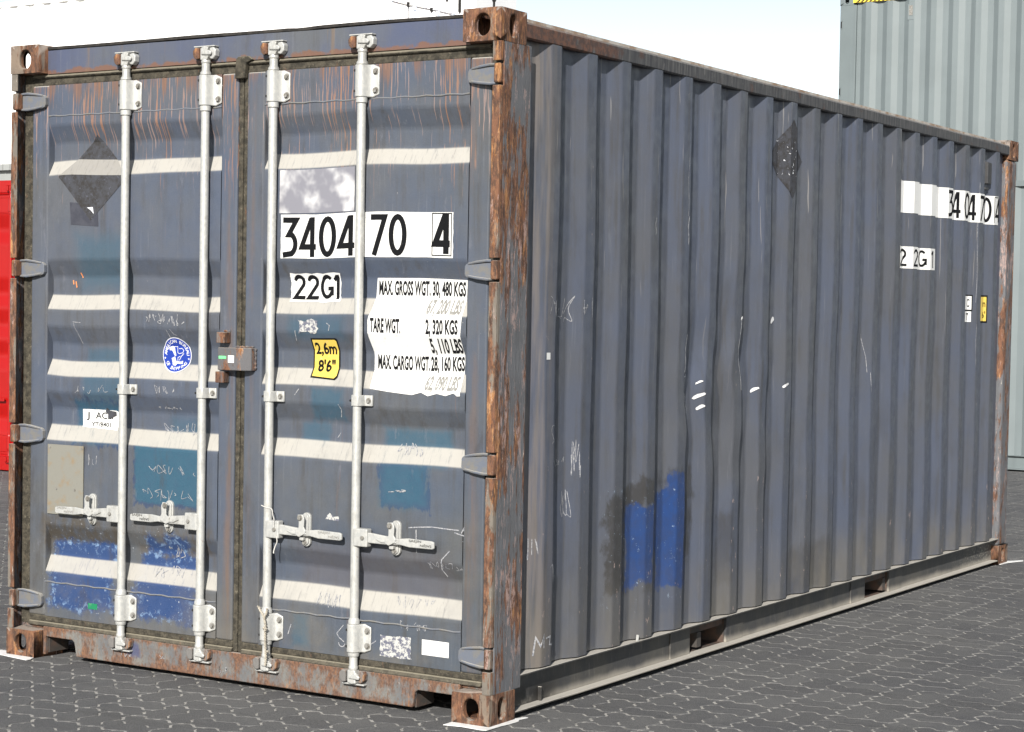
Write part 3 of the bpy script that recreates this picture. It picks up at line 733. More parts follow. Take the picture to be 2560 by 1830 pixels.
def ragged(x0, x1, z0, z1, amp, seed, n=10):
    rn = random.Random(seed); pts = []
    for i in range(n): pts.append((x0+(x1-x0)*i/n, z0+rn.uniform(-amp, amp)))
    for i in range(n): pts.append((x1+rn.uniform(-amp, amp), z0+(z1-z0)*i/n))
    for i in range(n): pts.append((x1+(x0-x1)*i/n, z1+rn.uniform(-amp, amp)))
    for i in range(n): pts.append((x0+rn.uniform(-amp, amp), z1+(z0-z1)*i/n))
    return pts

# ================================================================ SETTING
g = bmesh.new(); v = [g.verts.new(p) for p in ((-400, -300, -.012), (400, -300, -.012), (400, 500, -.012), (-400, 500, -.012))]; g.faces.new(v)
ground = new_obj('ground', g, m_simple("yard_ground", (.10, .10, .098), (.08, .08, .08), .9, 1.5)); tag(ground, kind='structure')
g = bmesh.new(); v = [g.verts.new(p) for p in ((-11.9, -2.6, -.0018), (7.5, -2.6, -.0018), (7.5, 13.3, -.0018), (-11.9, 13.3, -.0018))]; g.faces.new(v)
paving = new_obj('pavement', g, M['sand']); tag(paving, kind='structure')

PX, PY = .2300, .2285; X0, Y0 = -.012, .54
def wave(t, ph): # t in halves of the module
    return (math.sin(2*math.pi*t+ph)-.42*math.sin(4*math.pi*t+2*ph))/1.25
def paver_outline(lx, ly, ins=.0026, q=.9, amp=.0150):
    """lx, ly in half modules (2x1 or 1x2); outline points starting at 0,0"""
    hx, hy = PX/2, PY/2; n = 7; pts = []
    d = -.17
    for i in range(lx*n): t = i/n; pts.append((t*hx, amp*wave(t, d)*1-ins*-1))
    for i in range(ly*n): t = i/n; pts.append((lx*hx+amp*wave(t, -d)-ins, t*hy))
    for i in range(lx*n): t = lx-i/n; pts.append((t*hx, ly*hy+amp*wave(t, -d)-ins))
    for i in range(ly*n): t = ly-i/n; pts.append((amp*wave(t, d)+ins, t*hy))
    # pull the four corners in
    cx = lx*hx/2; cy = ly*hy/2; out = []
    for i, (a, b) in enumerate(pts):
        if i in (0, lx*n, lx*n+ly*n, 2*lx*n+ly*n):
            a += ins*1.2*(1 if a < cx else -1); b += ins*1.2*(1 if b < cy else -1)
        out.append((a, b))
    return out
def paver_geo(lx, ly):
    o = paver_outline(lx, ly); n = len(o); cx = sum(p[0] for p in o)/n; cy = sum(p[1] for p in o)/n
    top = [(cx+(a-cx)*.965, cy+(b-cy)*.965) for a, b in o]
    return [(a-cx, b-cy) for a, b in o], [(a-cx, b-cy) for a, b in top], (cx, cy)
PG = {(2, 1): paver_geo(2, 1), (1, 2): paver_geo(1, 2)}
PM = {}
for k, (o, t, c) in PG.items():
    bm = bmesh.new(); T = [bm.verts.new((*p, .0008)) for p in t]; Bv = [bm.verts.new((*p, -.006)) for p in o]; n = len(o)
    bm.faces.new(T)
    for i in range(n): bm.faces.new((Bv[i], Bv[(i+1) % n], T[(i+1) % n], T[i]))
    bmesh.ops.recalc_face_normals(bm, faces=bm.faces)
    if T[0].link_faces[0].normal.z < 0: bmesh.ops.reverse_faces(bm, faces=bm.faces)
    me = bpy.data.meshes.new('paver'); bm.to_mesh(me); bm.free(); me.materials.append(M['paver']); PM[k] = me
def px_of(p):
    d = Vector(p)-CAM; z = d.dot(f)
    if z < .5: return None
    return (1280-148.595+4908.956*d.dot(r2)/z, 915+53.398-4908.956*d.dot(u2)/z, z)
rp = random.Random(3); cells = []
for i in range(-52, 33):
    for j in range(-14, 56):
        ox, oy = X0+PX*i, Y0+PY*j
        q = px_of((ox+PX/2, oy+PY/2, 0))
        if q is None: q = (9999, 9999, 50)
        if -1.95 < ox < -.45 and .75 < oy < 5.2: continue          # deep under the container
        if -10.9 < ox < -8.7 and 6.6 < oy < 9.1: continue
        if ox < -6.5 and oy > 10.6: continue
        if ox < -4.5 and q[0] > 1500: continue
        hz = (i+j) % 2 != 0
        for s in (0, 1):
            k = (2, 1) if hz else (1, 2); cx, cy = PG[k][2]
            bx = ox+(0 if hz else s*PX/2)+cx; by = oy+(s*PY/2 if hz else 0)+cy
            vis = -20 < q[0] < 2580 and q[1] < 1850
            hid = (ox < -.2 and oy > -.05 and q[0] > 40 and q[0] < 2540) 
            cells.append((q[2]+(0 if vis else 100)+(50 if hid else 0), k, bx, by))
cells.sort(key=lambda c: c[0])
for n_, (dd, k, bx, by) in enumerate(cells[:300]):
    o = bpy.data.objects.new('paver', PM[k]); COL.objects.link(o); o.parent = paving
    o.location = (bx+rp.uniform(-.0007, .0007), by+rp.uniform(-.0007, .0007), rp.uniform(-.0012, .0008))
    o.rotation_euler = (rp.uniform(-.006, .006), rp.uniform(-.006, .006), rp.uniform(-.008, .008))
vs, fs = [], []
for dd, k, bx, by in cells[300:]:
    o, t, c = PG[k]; n = len(o); b0 = len(vs); dz = rp.uniform(-.001, .0008); tx = rp.uniform(-.005, .005); ty = rp.uniform(-.005, .005)
    vs += [(bx+a, by+b, .0008+dz+a*tx+b*ty) for a, b in t]+[(bx+a, by+b, -.006) for a, b in o]
    fs.append(tuple(range(b0, b0+n))); fs += [(b0+n+i, b0+n+(i+1) % n, b0+(i+1) % n, b0+i) for i in range(n)]
me = bpy.data.meshes.new('paver'); me.from_pydata(vs, [], fs); me.materials.append(M['paver'])
o = bpy.data.objects.new('paver', me); COL.objects.link(o); o.parent = paving; tag(o, kind='stuff')

# ================================================================ containers
def base_container(name, corner, L, H, mats, rz=0, detail=False, pitch=None, side_open=True):
    """corner = world position of local origin. Returns (thing, frame) where frame offsets meshes"""
    c_loc = Vector((-W/2, L/2, 0)); rot = Matrix.Rotation(rz, 3, 'Z')
    root = empty(name, Vector(corner)+rot @ c_loc, rz)
    return root

def place(o, root, L):
    o.parent = root; o.location = (W/2, -L/2, 0)
    return o

# ---- the main container
L = 6.058; H = 2.591
main = base_container('shipping_container', (0, 0, 0), L, H, None)
tag(main, 'weathered blue-grey container with rusty posts and closed double doors', 'shipping container')
def top(o): return place(o, main, L)
ch, cw_, cl = .118, .162, .178
for x0, x1, fx in ((-cw_, 0, 1), (-W, -W+cw_, -1)):
    for y0, y1, fy in ((0, cl, -1), (L-cl, L, 1)):
        for z0, z1, fz in ((0, ch, -1), (H-ch, H, 1)):
            top(casting(None, M['casting'], x0, x1, y0, y1, z0, z1, fx, fy, fz))
# front posts
for sx in (1, -1):
    def X(a): return a if sx > 0 else -W-a
    def bx(bm, xa, xb, *r_): xa, xb = X(xa), X(xb); box(bm, min(xa, xb), max(xa, xb), *r_)
    bm = bmesh.new()
    bx(bm, -.007, -.001, .028, .218, ch-.001, H-ch+.001)
    bx(bm, -.062, -.007, .145, .200, ch, H-ch)
    po = top(new_obj('corner_post', bm, M['post'], bevel=.003))
    segs = [ch]+[z for q in sorted(HZ) for z in (q[0]-.007, q[1]+.007)]+[H-ch]
    for a, b in zip(segs[::2], segs[1::2]):
        bm = bmesh.new(); bx(bm, -.036, -.001, .003, .0105, a, b); bx(bm, -.0075, -.001, .0105, .030, a, b); new_obj('post_lip', bm, M['lip'], po, bevel=.003, seg=2)
# back posts
for sx in (1, -1):
    bm = bmesh.new()
    xa, xb = (-.09, -.001) if sx > 0 else (-W+.001, -W+.09)
    box(bm, xa, xb, 5.868, L-.020, ch, H-ch); top(new_obj('corner_post', bm, M['post'], bevel=.022, seg=3))
    bm = bmesh.new(); xa, xb = (-.05, XO-.002) if sx > 0 else (-W+.005, -W+.05)
# header, black roof edge, roof
bm = bmesh.new(); nn = 40
prof = [(.055, 2.471), (.055, 2.569), (.30, 2.569), (.30, 2.471)]
rings = []
for i in range(nn+1):
    x = -W+cw_+.001+(W-2*cw_-.002)*i/nn
    zz = .003*noise.noise(Vector((x*3, 0, 0))); yy = .002*noise.noise(Vector((x*4, 5, 0)))
    rings.append([bm.verts.new((x, a+(yy if a < .1 else 0), b+(zz if b > 2.5 else 0))) for a, b in prof])
for a, b in zip(rings, rings[1:]):
    for k in range(4): bm.faces.new((a[k], a[(k+1) % 4], b[(k+1) % 4], b[k]))
bm.faces.new(rings[0]); bm.faces.new(rings[-1])
hd = top(new_obj('door_header', bm, M['header']))
bm = bmesh.new(); rings = []
for i in range(nn+1):
    x = -W+cw_+.001+(W-2*cw_-.002)*i/nn; zz = .004*noise.noise(Vector((x*2.3, 0, 0)))-(.006*math.exp(-((x+.93)/.03)**2))
    rings.append([bm.verts.new((x, a, b+zz)) for a, b in ((.0525, 2.573), (.0525, 2.584), (.2, 2.586), (.2, 2.573))])
for a, b in zip(rings, rings[1:]):
    for k in range(4): bm.faces.new((a[k], a[(k+1) % 4], b[(k+1) % 4], b[k]))
bm.faces.new(rings[0]); bm.faces.new(rings[-1])
new_obj('edge_seal', bm, M['black'], hd)
bm = bmesh.new(); box(bm, -W+.03, -.03, .205, L-.1, 2.566, 2.578); top(new_obj('roof', bm, M['roof']))
bm = bmesh.new(); box(bm, -W+.17, -.17, .012, .19, 2.5862, 2.5885)
# sill
bm = bmesh.new()
o_ = [(-2.277, .134), (-2.277, .098), (-2.272, .016), (-2.262, .016), (-2.262, .098), (-2.102, .098), (-2.088, .086), (-2.084, .014), (-.372, .014), (-.368, .086), (-.354, .098), (-.163, .098), (-.163, .134)]
pts = [(-2.277, .134), (-2.277, .012), (-2.263, .012), (-2.263, .090), (-2.108, .090), (-2.096, .080), (-2.084, .022), (-.372, .022), (-.362, .080), (-.350, .090), (-.163, .090), (-.163, .134)]
prism(bm, pts, .055, .075, 'y')
box(bm, -2.40, -2.277, .070, .16, ch+.001, .134); box(bm, -.163, -.04, .070, .16, ch+.001, .134)
si = top(new_obj('door_sill', bm, M['sill'], bevel=.004))
for xa, xb in ((-2.262, -2.086), (-.370, -.164)):
    bm = bmesh.new(); box(bm, xa, xb, .0755, .20, .093, .110); box(bm, xa-.004, xa+.004, .0755, .19, .02, .0928)
    box(bm, xb-.004, xb+.004, .0755, .19, .02, .0928); new_obj('sill_notch', bm, M['inner'], si)
bm = bmesh.new(); box(bm, -W+.06, -.06, .205, L-.15, .11, .168); box(bm, -2.06, -.40, .0755, .10, .03, .125)
for i in range(12): box(bm, -W+.05, -.05, .45+i*.45, .49+i*.45, .045, .1098)
top(new_obj('floor_frame', bm, M['inner']))
# doors
for nm, x0, x1, s0, s1 in (('door', -2.366, -1.246, -2.272, -1.330), ('door', -1.200, -.073, -1.112, -.165)):
    dl = top(door_leaf(None, x0, x1, s0, s1, M['door']))
    if x0 < -2: dleft = dl
    else: dright = dl
dleft['label'] = 'left door leaf with blue and teal repainted patches'
dright['label'] = 'right door leaf with the number and weight markings'
for z0, z1 in HZ:
    hinge(dleft, -2.408, 1, z0, z1, M['hinge'], M['lip']); hinge(dright, -.030, -1, z0, z1, M['hinge'], M['lip'])
bm = bmesh.new(); prism(bm, [(-1.252, 2.40), (-1.246, 2.478), (-1.235, 2.486), (-1.185, 2.486), (-1.165, 2.472), (-1.196, 2.458), (-1.203, 2.40)], .040, .064, 'y')
new_obj('gasket_cover', bm, M['gasket'], dright, bevel=.004)
# lock rods
YR = .036
rod_l = rod_assembly(-1, M['galv'], M['bolt'], M['keeper']); rod_r = rod_assembly(1, M['galv'], M['bolt'], M['keeper'])
for i, x in enumerate((-1.816, -1.394, -1.053, -.632)):
    src = rod_l if i < 2 else rod_r
    o = src if i in (0, 2) else copy_tree(src)
    o.parent = main; o.location = (x+W/2, YR-L/2, 0)
    for chd in o.children:
        if chd.name.startswith('handle') and chd.data.name.startswith('handle') and not chd.name.startswith(('handle_hub', 'handle_catch')):
            s = -1 if i < 2 else 1
            tb = text_bm('SAEJIN', .009, .055, .012)
            for v in tb.verts: a, b, _ = v.co; v.co = ((-.355 if s < 0 else .255)+a, -.0145, .646+b)
            t2 = text_bm('SAEJIN', .009, .050, .012)
            for v in t2.verts: a, b, _ = v.co; v.co = ((-.262 if s < 0 else .355)-a, -.0145, .640-b)
            mm = bpy.data.meshes.new('x'); t2.to_mesh(mm); t2.free(); tb.from_mesh(mm); bpy.data.meshes.remove(mm)
            new_obj('maker_name', tb, M['ink'] if False else M['bolt'], chd)
# side panels, rails
def side_panel(parent, mat, L_, H_, detail=True, mirror=False, z0=.170, z1=2.503, xin=0):
    bm = bmesh.new()
    ys = sorted(set([.2185]+[round(b, 5) for b in SBREAK if .225 < b < L_-.24]+[L_-.19]))
    nz = 44 if detail else 1; rows = []
    for k in range(nz+1):
        z = z0+(z1-z0)*k/nz; row = []
        for y in ys:
            if detail and .24 < y < L_-.2: x, y2, _ = side_map(y, z)
            else: x, y2 = (side_x(y) if .24 < y < L_-.2 else XI), y
            row.append(bm.verts.new((x if not mirror else -W-x, y2, z)))
        rows.append(row)
    for a, b in zip(rows, rows[1:]):
        for i in range(len(ys)-1): bm.faces.new((a[i], a[i+1], b[i+1], b[i]))
    o = new_obj('side_panel', bm, mat, parent)
    if detail: fold_round(o, .008)
    return o
sp_ = top(side_panel(None, M['side'], L, H)); top(side_panel(None, M['side'], L, H, False, True))
bm = bmesh.new(); n2 = 60; rings = []
for i in range(n2+1):
    y = cl+.001+(L-2*cl-.002)*i/n2; a = .0025*noise.noise(Vector((0, y*2.5, 0))); b = .003*noise.noise(Vector((3, y*2.1, 0)))
    rings.append([bm.verts.new((p+a, y, q+b)) for p, q in ((-.062, 2.504), (-.006, 2.499), (-.0005, 2.505), (.000, 2.552), (-.006, 2.560), (-.062, 2.563))])
for a, b in zip(rings, rings[1:]):
    for k in range(6): bm.faces.new((a[k], a[(k+1) % 6], b[(k+1) % 6], b[k]))
bm.faces.new(rings[0]); bm.faces.new(rings[-1]); top(new_obj('top_rail', bm, M['rail_top']))
bm = bmesh.new(); box(bm, -W, -W+.06, cl, L-cl, 2.50, 2.56); top(new_obj('top_rail', bm, M['rail_top']))
# bottom rail: channel with fork pockets
FP = ((1.711, 2.080), (3.770, 4.120)); XW = -.046
for mir in (False, True):
    bm = bmesh.new()
    def bx(xa, xb, *r_):
        if mir: xa, xb = -W-xb, -W-xa
        box(bm, xa, xb, *r_)
    segs = [cl+.001, FP[0][0], FP[0][1], FP[1][0], FP[1][1], L-cl-.001]
    for a, b in ((segs[0], segs[1]), (segs[2], segs[3]), (segs[4], segs[5])): bx(XW-.006, XW, a, b, .0315, .1565)
    bx(XW-.012, -.0015, .174, L-cl-.001, .157, .1645)
    bx(XW-.012, -.003, cl+.001, L-cl-.001, .024, .031)
    for a, b in ((FP[0][0]-.187, FP[0][0]), (FP[0][1], FP[0][1]+.181), (FP[1][0]-.195, FP[1][0]), (FP[1][1], FP[1][1]+.196)): bx(XW, XW+.006, a, b, .0315, .150)
    bx(XW+.0005, -.012, .175, .182, .0315, .150); bx(XW+.0005, -.03, .42, .427, .0315, .085)
    rb = top(new_obj('bottom_rail', bm, M['rail_bottom'], bevel=.0015, seg=1))
    if not mir:
        # wavy weld / dust bead where wall meets flange
        for y0, y1 in FP:
            bm = bmesh.new(); box(bm, -.9, XW-.0065, y0-.006, y0, .030, .1560); box(bm, -.9, XW-.0065, y1, y1+.006, .030, .1560); box(bm, -.9, XW-.0065, y0, y1, .150, .1558); box(bm, -.9, XW-.0125, y0, y1, .0245, .0305)
            new_obj('fork_pocket', bm, M['inner'], rb)
        bm = bmesh.new()
        tube(bm, [(-.008, 1.155+i*.001, .165+.006*i) for i in range(5)], .006, 6); new_obj('lashing_stud', bm, M['galv'], rb)
# end wall
bm = bmesh.new(); box(bm, -W+.09, -.09, L-.05, L-.02, .1, 2.5); box(bm, -W+.163, -.163, L-.12, L-.02, 2.5, 2.57); box(bm, -W+.163, -.163, L-.12, L-.02, .02, .1)
top(new_obj('end_wall', bm, M['side']))

# ---- lock box in the middle
bm = bmesh.new()
prism(bm, [(-1.300, .018), (-1.296, .012), (-1.19, .012), (-1.160, .017), (-1.142, .030), (-1.140, .058), (-1.165, .058), (-1.172, .036), (-1.19, .028), (-1.300, .028)], 1.256, 1.345, 'z')
lb = top(new_obj('lock_box', bm, M['hasp'], bevel=.003))
for z0, z1, x1 in ((1.362, 1.405, -1.268), (1.205, 1.250, -1.272)):
    bm = bmesh.new(); box(bm, x1-.042, x1, .018, .058, z0, z1); new_obj('lock_lug', bm, M['lockbox_rust'] if z0 > 1.3 else M['hasp'], lb, bevel=.003)
bm = bmesh.new(); tube(bm, [(-1.137+.001*math.sin(i*2.1), .052, 1.262+i*.005) for i in range(17)], [.004+.0015*math.sin(i*1.7) for i in range(17)], 6)
tube(bm, [(-1.30+i*.008, .056-.001*math.sin(i), 1.409+.002*math.sin(i*2)) for i in range(5)], .004, 6); tube(bm, [(-1.235+i*.008, .050, 1.348+.002*math.sin(i*2)) for i in range(12)], .0042, 6)
new_obj('weld_seam', bm, M['hasp'], lb, smooth=True)
bm = bmesh.new(); box(bm, -1.290, -1.253, .0105, .0118, 1.301, 1.312); new_obj('sticker', bm, M['lightgreen'], lb)
bm = bmesh.new(); box(bm, -1.243, -1.213, .0105, .0118, 1.286, 1.315); new_obj('sticker', bm, M['white'], lb)

# ---- markings on the doors
def mark(name, parent, mat, build, surf='door', off=.0015, flat=None, label=None):
    bm = bmesh.new() if not isinstance(build, bmesh.types.BMesh) else build
    if not isinstance(build, bmesh.types.BMesh): build(bm)
    (to_door(bm, off, flat) if surf == 'door' else to_side(bm, off))
    me = bpy.data.meshes.new(name); bm.to_mesh(me); bm.free()
    for mm in (mat if isinstance(mat, (list, tuple)) else [mat]): me.materials.append(mm)
    o = bpy.data.objects.new(name, me); COL.objects.link(o); o.parent = parent
    if label: o['label'] = label
    return o
def merge(dst, src, dx=0, dz=0, layer=0, mi=0):
    for v in src.verts: v.co.x += dx; v.co.y += dz; v.co.z += layer
    me = bpy.data.meshes.new('x'); src.to_mesh(me); src.free(); n0 = len(dst.faces); dst.from_mesh(me); bpy.data.meshes.remove(me)
    dst.faces.ensure_lookup_table()
    for i in range(n0, len(dst.faces)): dst.faces[i].material_index = mi

D1, D2 = dleft, dright
nd = mark('number_panel', D2, M['white'], lambda b: face2d(b, ragged(-1.024, -.227, 1.697, 1.866, .0012, 1, 14)), off=.002, label='white number panel reading 3404 70 4')
for c_, x_ in zip('340470', (-1.016, -.927, -.835, -.746, -.600, -.512)): mark('digit', nd, M['ink'], glyphs(c_, 0, 1.703, .076, .153, 0, .0215, [x_]), off=.0032)
mark('digit', nd, M['ink'], glyphs('4', 0, 1.711, .072, .149, 0, .025, [-.312]), off=.0032)
gb = bmesh.new(); ribbon(gb, [(-.318, 1.7055), (-.234, 1.7055), (-.234, 1.8615), (-.318, 1.8615)], .0035, True)
mark('digit_frame', nd, M['ink'], gb, off=.0042)
nd = mark('size_code_panel', D2, M['white'], lambda b: face2d(b, ragged(-.998, -.756, 1.530, 1.641, .0028, 5, 9)), off=.002, label='white panel reading 22G1')
for c_, x_ in zip('22G1', (-.982, -.917, -.852, -.806)): mark('digit', nd, M['ink'], glyphs(c_, 0, 1.541, .058, .093, 0, .0148, [x_]), off=.0032)
def wp(b):
    rn = random.Random(4); pts = [(-.595, 1.208), (-.50, 1.200), (-.40, 1.193), (-.36, 1.203), (-.33, 1.190), (-.29, 1.200), (-.25, 1.192), (-.215, 1.203), (-.200, 1.192), (-.186, 1.193)]
    pts += [(-.187+rn.uniform(-.004, .004), 1.2+i*.04) for i in range(1, 10)]+[(-.183, 1.618), (-.40, 1.622), (-.586, 1.620)]
    pts += [(-.590, 1.56), (-.594, 1.50), (-.606, 1.463), (-.605, 1.40), (-.596, 1.33), (-.597, 1.26)]
    face2d(b, pts)
wpn = mark('weight_panel', D2, M['white'], wp, off=.002, label='white panel with the gross, tare and cargo weights')
for s, x0, x1, z, mt, sh in (('MAX. GROSS WGT.', -.578, -.345, 1.560, 'ink', 0), ('30, 480 KGS', -.336, -.189, 1.560, 'ink', 0), ('67, 200 LBS', -.347, -.192, 1.494, 'greyink', .2), ('TARE WGT.', -.594, -.455, 1.421, 'ink', 0),
    ('2, 320 KGS', -.343, -.200, 1.421, 'ink', 0), ('5, 110 LBS', -.332, -.190, 1.352, 'ink', 0), ('MAX. CARGO WGT.', -.580, -.345, 1.286, 'ink', 0), ('28, 160 KGS', -.340, -.189, 1.286, 'ink', 0), ('62, 090 LBS', -.350, -.200, 1.214, 'greyink', .2)):
    tb = text_bm(s, .050, x1-x0, .034, sh)
    for v in tb.verts: v.co.x += x0; v.co.y += z
    mark('lettering', wpn, M[mt], tb, off=.0032)
# yellow height sticker
def ys_(b, i): face2d(b, [(-.888+i, 1.236+i), (-.768-i, 1.229+i), (-.758-i, 1.240+i), (-.758-i, 1.386-i), (-.765-i, 1.391-i), (-.885+i, 1.391-i)])
yb = mark('height_sticker', D2, M['ink'], lambda b: ys_(b, 0), off=.002, label='yellow height sticker reading 2,6m 8\'6"'); mark('sticker_face', yb, M['yellow'], lambda b: ys_(b, .0065), off=.0028)
for s, x0, wd, z in (('2,6m', -.872, .100, 1.330), ("8'6\"", -.862, .083, 1.262)):
    tb = text_bm(s, .043, wd, .03)
    for v in tb.verts: v.co.x += x0; v.co.y += z
    mark('lettering', yb, M['ink'], tb, off=.0038)
mark('faded_patch', D2, M['cloud'], lambda b: face2d(b, rect(-1.034, -.675, 1.872, 2.040)), off=.0018, label='cloudy whitish worn patch')
def door_rects(lst):
    for nm, dr, mt, pts, lb_ in lst: mark(nm, dr, M[mt], (lambda P: (lambda b: face2d(b, P)))(pts), label=lb_)
door_rects([
    ('inspection_label', D1, 'white', [(-2.095, .992), (-1.893, .983), (-1.893, 1.060), (-1.905, 1.066), (-1.965, 1.068), (-2.097, 1.069)], 'white label reading J ACEP YT/8401'),
    ('green_tape', D1, 'green', rect(-2.022, -1.970, .231, .255), None),
    ('blank_label', D2, 'white', rect(-.336, -.216, .224, .281), None),
    ('torn_label', D2, 'torn', ragged(-.527, -.385, .200, .282, .004, 9, 6), None),
    ('torn_label', D2, 'torn', [(-.790, .700), (-.725, .697), (-.728, .716), (-.752, .712), (-.770, .726), (-.783, .715)], None),
    ('torn_label', D2, 'torn', ragged(-.935, -.842, 1.412, 1.462, .008, 13, 6), None),
    ('placard_ghost', D1, 'ghost2', [(-2.138, 1.832), (-1.982, 1.826), (-1.990, 1.92), (-2.145, 1.925)], None),
])
for s, x0, x1, z, h in (('J', -2.074, -2.058, 1.030, .027), ('ACEP', -2.022, -1.908, 1.030, .027), ('YT/8401', -2.046, -1.936, .996, .018)):
    tb = text_bm(s, h, x1-x0, .008)
    for v in tb.verts: v.co.x += x0; v.co.y += z
    mark('lettering', D1, M['ink'], tb, off=.003)
mark('torn_flap', D1, M['ghost'], lambda b: face2d(b, [(-1.968, 1.062), (-1.955, 1.078), (-1.940, 1.066), (-1.905, 1.062), (-1.903, 1.046), (-1.93, 1.035), (-1.95, 1.028), (-1.952, 1.050)]), off=.004)
dm = mark('placard_ghost', D1, M['ghost'], lambda b: face2d(b, [(-2.026, 1.850), (-1.832, 2.030), (-2.014, 2.208), (-2.212, 2.036)]), off=.0022, label='dark diamond where a placard was')
mark('paper_scrap', dm, M['badge'], lambda b: face2d(b, [(-2.045, 1.905), (-2.022, 1.893), (-2.006, 1.878), (-2.012, 1.908)]), off=.004)
bm = bmesh.new(); box(bm, -2.257, -2.052, YD-.006, YD-.003, .617, .912)
dp = new_obj('data_plate', bm, M['plate'], D1)
for xx, zz in ((-2.205, .725), (-2.10, .725), (-2.245, .90), (-2.06, .90)):
    bm = bmesh.new(); hexbolt(bm, xx, YD-.006, zz, .004, .003); new_obj('rivet', bm, M['bolt'], dp)
# round badge
def ell(cx, cz, rx, rz, n=40): return [(cx+rx*math.cos(2*math.pi*k/n), cz+rz*math.sin(2*math.pi*k/n)) for k in range(n)]
bx_, bz_ = -1.578, 1.308
bd = mark('round_badge', D1, M['badge'], lambda b: face2d(b, ell(bx_, bz_, .076, .072)), off=.002, label='round blue badge reading AMERICAN BUREAU OF SHIPPING')
mark('badge_field', bd, M['blue'], lambda b: face2d(b, ell(bx_, bz_, .072, .068)), off=.0026)
bt = bmesh.new()
def arc_text(s, a0, a1, rad, h, flip=False):
    for i, chh in enumerate(s):
        if chh == ' ': continue
        a = R(a0+(a1-a0)*(i+.5)/len(s)); t = text_bm(chh, h, None, .03); xs = [v.co.x for v in t.verts]; wch = max(xs)
        for v in t.verts:
            px, pz = v.co.x-wch/2, v.co.y-(0 if not flip else 0)
            ang = a-math.pi/2 if not flip else a+math.pi/2
            rr = rad if not flip else rad+h
            v.co.x = bx_+rr*math.cos(a)+px*math.cos(ang)-pz*math.sin(ang); v.co.y = bz_+rr*.95*math.sin(a)+px*math.sin(ang)+pz*math.cos(ang)
        merge(bt, t)
arc_text('AMERICAN BUREAU', 180, 0, .052, .0135); arc_text('OF SHIPPING', 212, 328, .052, .0125, True)
for cx in (-.062, .062):
    face2d(bt, [(bx_+cx+(.006 if k % 2 == 0 else .0025)*math.sin(k*math.pi/5), bz_-.014+(.006 if k % 2 == 0 else .0025)*math.cos(k*math.pi/5)) for k in range(10)])
mark('lettering', bd, M['badge'], bt, off=.0034)
eg = bmesh.new()
def E_(l): face2d(eg, [(bx_+a*.001, bz_+b*.001) for a, b in l])
E_([(-42, 30), (-22, 36), (-12, 34), (-8, 14), (-3, -2), (-10, -6), (-20, 10), (-26, 18), (-38, 18)])
ribbon(eg, [(bx_-.012+.0, bz_+.034), (bx_+.004, bz_+.034), (bx_+.004, bz_+.010), (bx_+.012, bz_+.006), (bx_+.030, bz_+.010), (bx_+.036, bz_+.020), (bx_+.026, bz_+.028), (bx_+.010, bz_+.026)], .0025)
ribbon(eg, [(bx_+.036, bz_+.008), (bx_+.022, bz_-.006), (bx_+.012, bz_-.022)], .003); ribbon(eg, [(bx_+.005, bz_-.024), (bx_+.005, bz_-.010), (bx_+.018, bz_-.004)], .0025)
E_([(-28, -14), (-10, -6), (-4, -24), (12, -26), (22, -26), (32, -22), (32, -34), (20, -36), (4, -34), (-2, -44), (-16, -42), (-22, -34)])
mark('eagle_emblem', bd, M['badge'], eg, off=.0034)

# chalk scribbles
def scrib(door, strokes, wd=.0022, mat='chalk', surf='door', off=.0018):
    b = bmesh.new()
    for st in strokes:
        pts = []
        for (a, c), (d, e) in zip(st, st[1:]):
            k = max(1, int(math.hypot(d-a, e-c)/.02)); pts += [(a+(d-a)*i/k, c+(e-c)*i/k) for i in range(k)]
        pts.append(st[-1]); ribbon(b, pts, wd)
    return mark('chalk_mark', door, M[mat], b, surf, off)
rs = random.Random(21)
def scr(cx, cz, w_, h_, n=5, seed=0):
    rr = random.Random(seed); out = []; x = cx
    for i in range(n):
        st = []; k = rr.randint(3, 6)
        for j in range(k): st.append((x+rr.uniform(0, w_/n), cz+rr.uniform(-h_/2, h_/2)))
        sm = []
        for q in range(len(st)-1):
            p0, p1, p2, p3 = st[max(q-1, 0)], st[q], st[q+1], st[min(q+2, len(st)-1)]
            for t in (0, .2, .4, .6, .8):
                sm.append(tuple(.5*((2*b)+(-a+c)*t+(2*a-5*b+4*c-d)*t*t+(-a+3*b-3*c+d)*t**3) for a, b, c, d in zip(p0, p1, p2, p3)))
        out.append(sm+[st[-1]]); x += w_/n
    return out
scrib(D1, scr(-1.73, 1.452, .22, .045, 9, 3)+[[(-1.61, 1.41), (-1.598, 1.375), (-1.555, 1.378)], [(-1.59, 1.412), (-1.575, 1.392), (-1.56, 1.388)]])
scrib(D1, [[(-2.12, 1.43), (-2.105, 1.38), (-2.098, 1.345)], [(-2.125, 1.435), (-2.08, 1.432)]])
scrib(D1, [[(-2.33, 1.425), (-2.352, 1.385), (-2.30, 1.355), (-2.295, 1.44), (-2.345, 1.38), (-2.31, 1.345)], [(-2.33, 1.33), (-2.355, 1.285), (-2.325, 1.262), (-2.302, 1.272)], [(-2.352, 1.235), (-2.33, 1.252)], [(-2.35, 1.155), (-2.335, 1.125)]], .0035)
scrib(D1, [[(-2.34, 1.048), (-2.30, 1.01)], [(-2.355, .815), (-2.31, .84)], [(-2.355, .815), (-2.345, .795)], [(-2.31, 1.50), (-2.30, 1.52)]], .003)
scrib(D1, scr(-2.13, 1.155, .22, .04, 5, 11)+scr(-1.68, 1.165, .12, .035, 4, 5)+scr(-1.66, 1.09, .13, .012, 6, 6)+scr(-1.64, 1.01, .20, .05, 7, 7), .002)
scrib(D1, scr(-2.03, .86, .05, .06, 3, 8)+scr(-1.70, .845, .26, .04, 5, 9)+scr(-1.73, .74, .28, .05, 8, 10), .002)
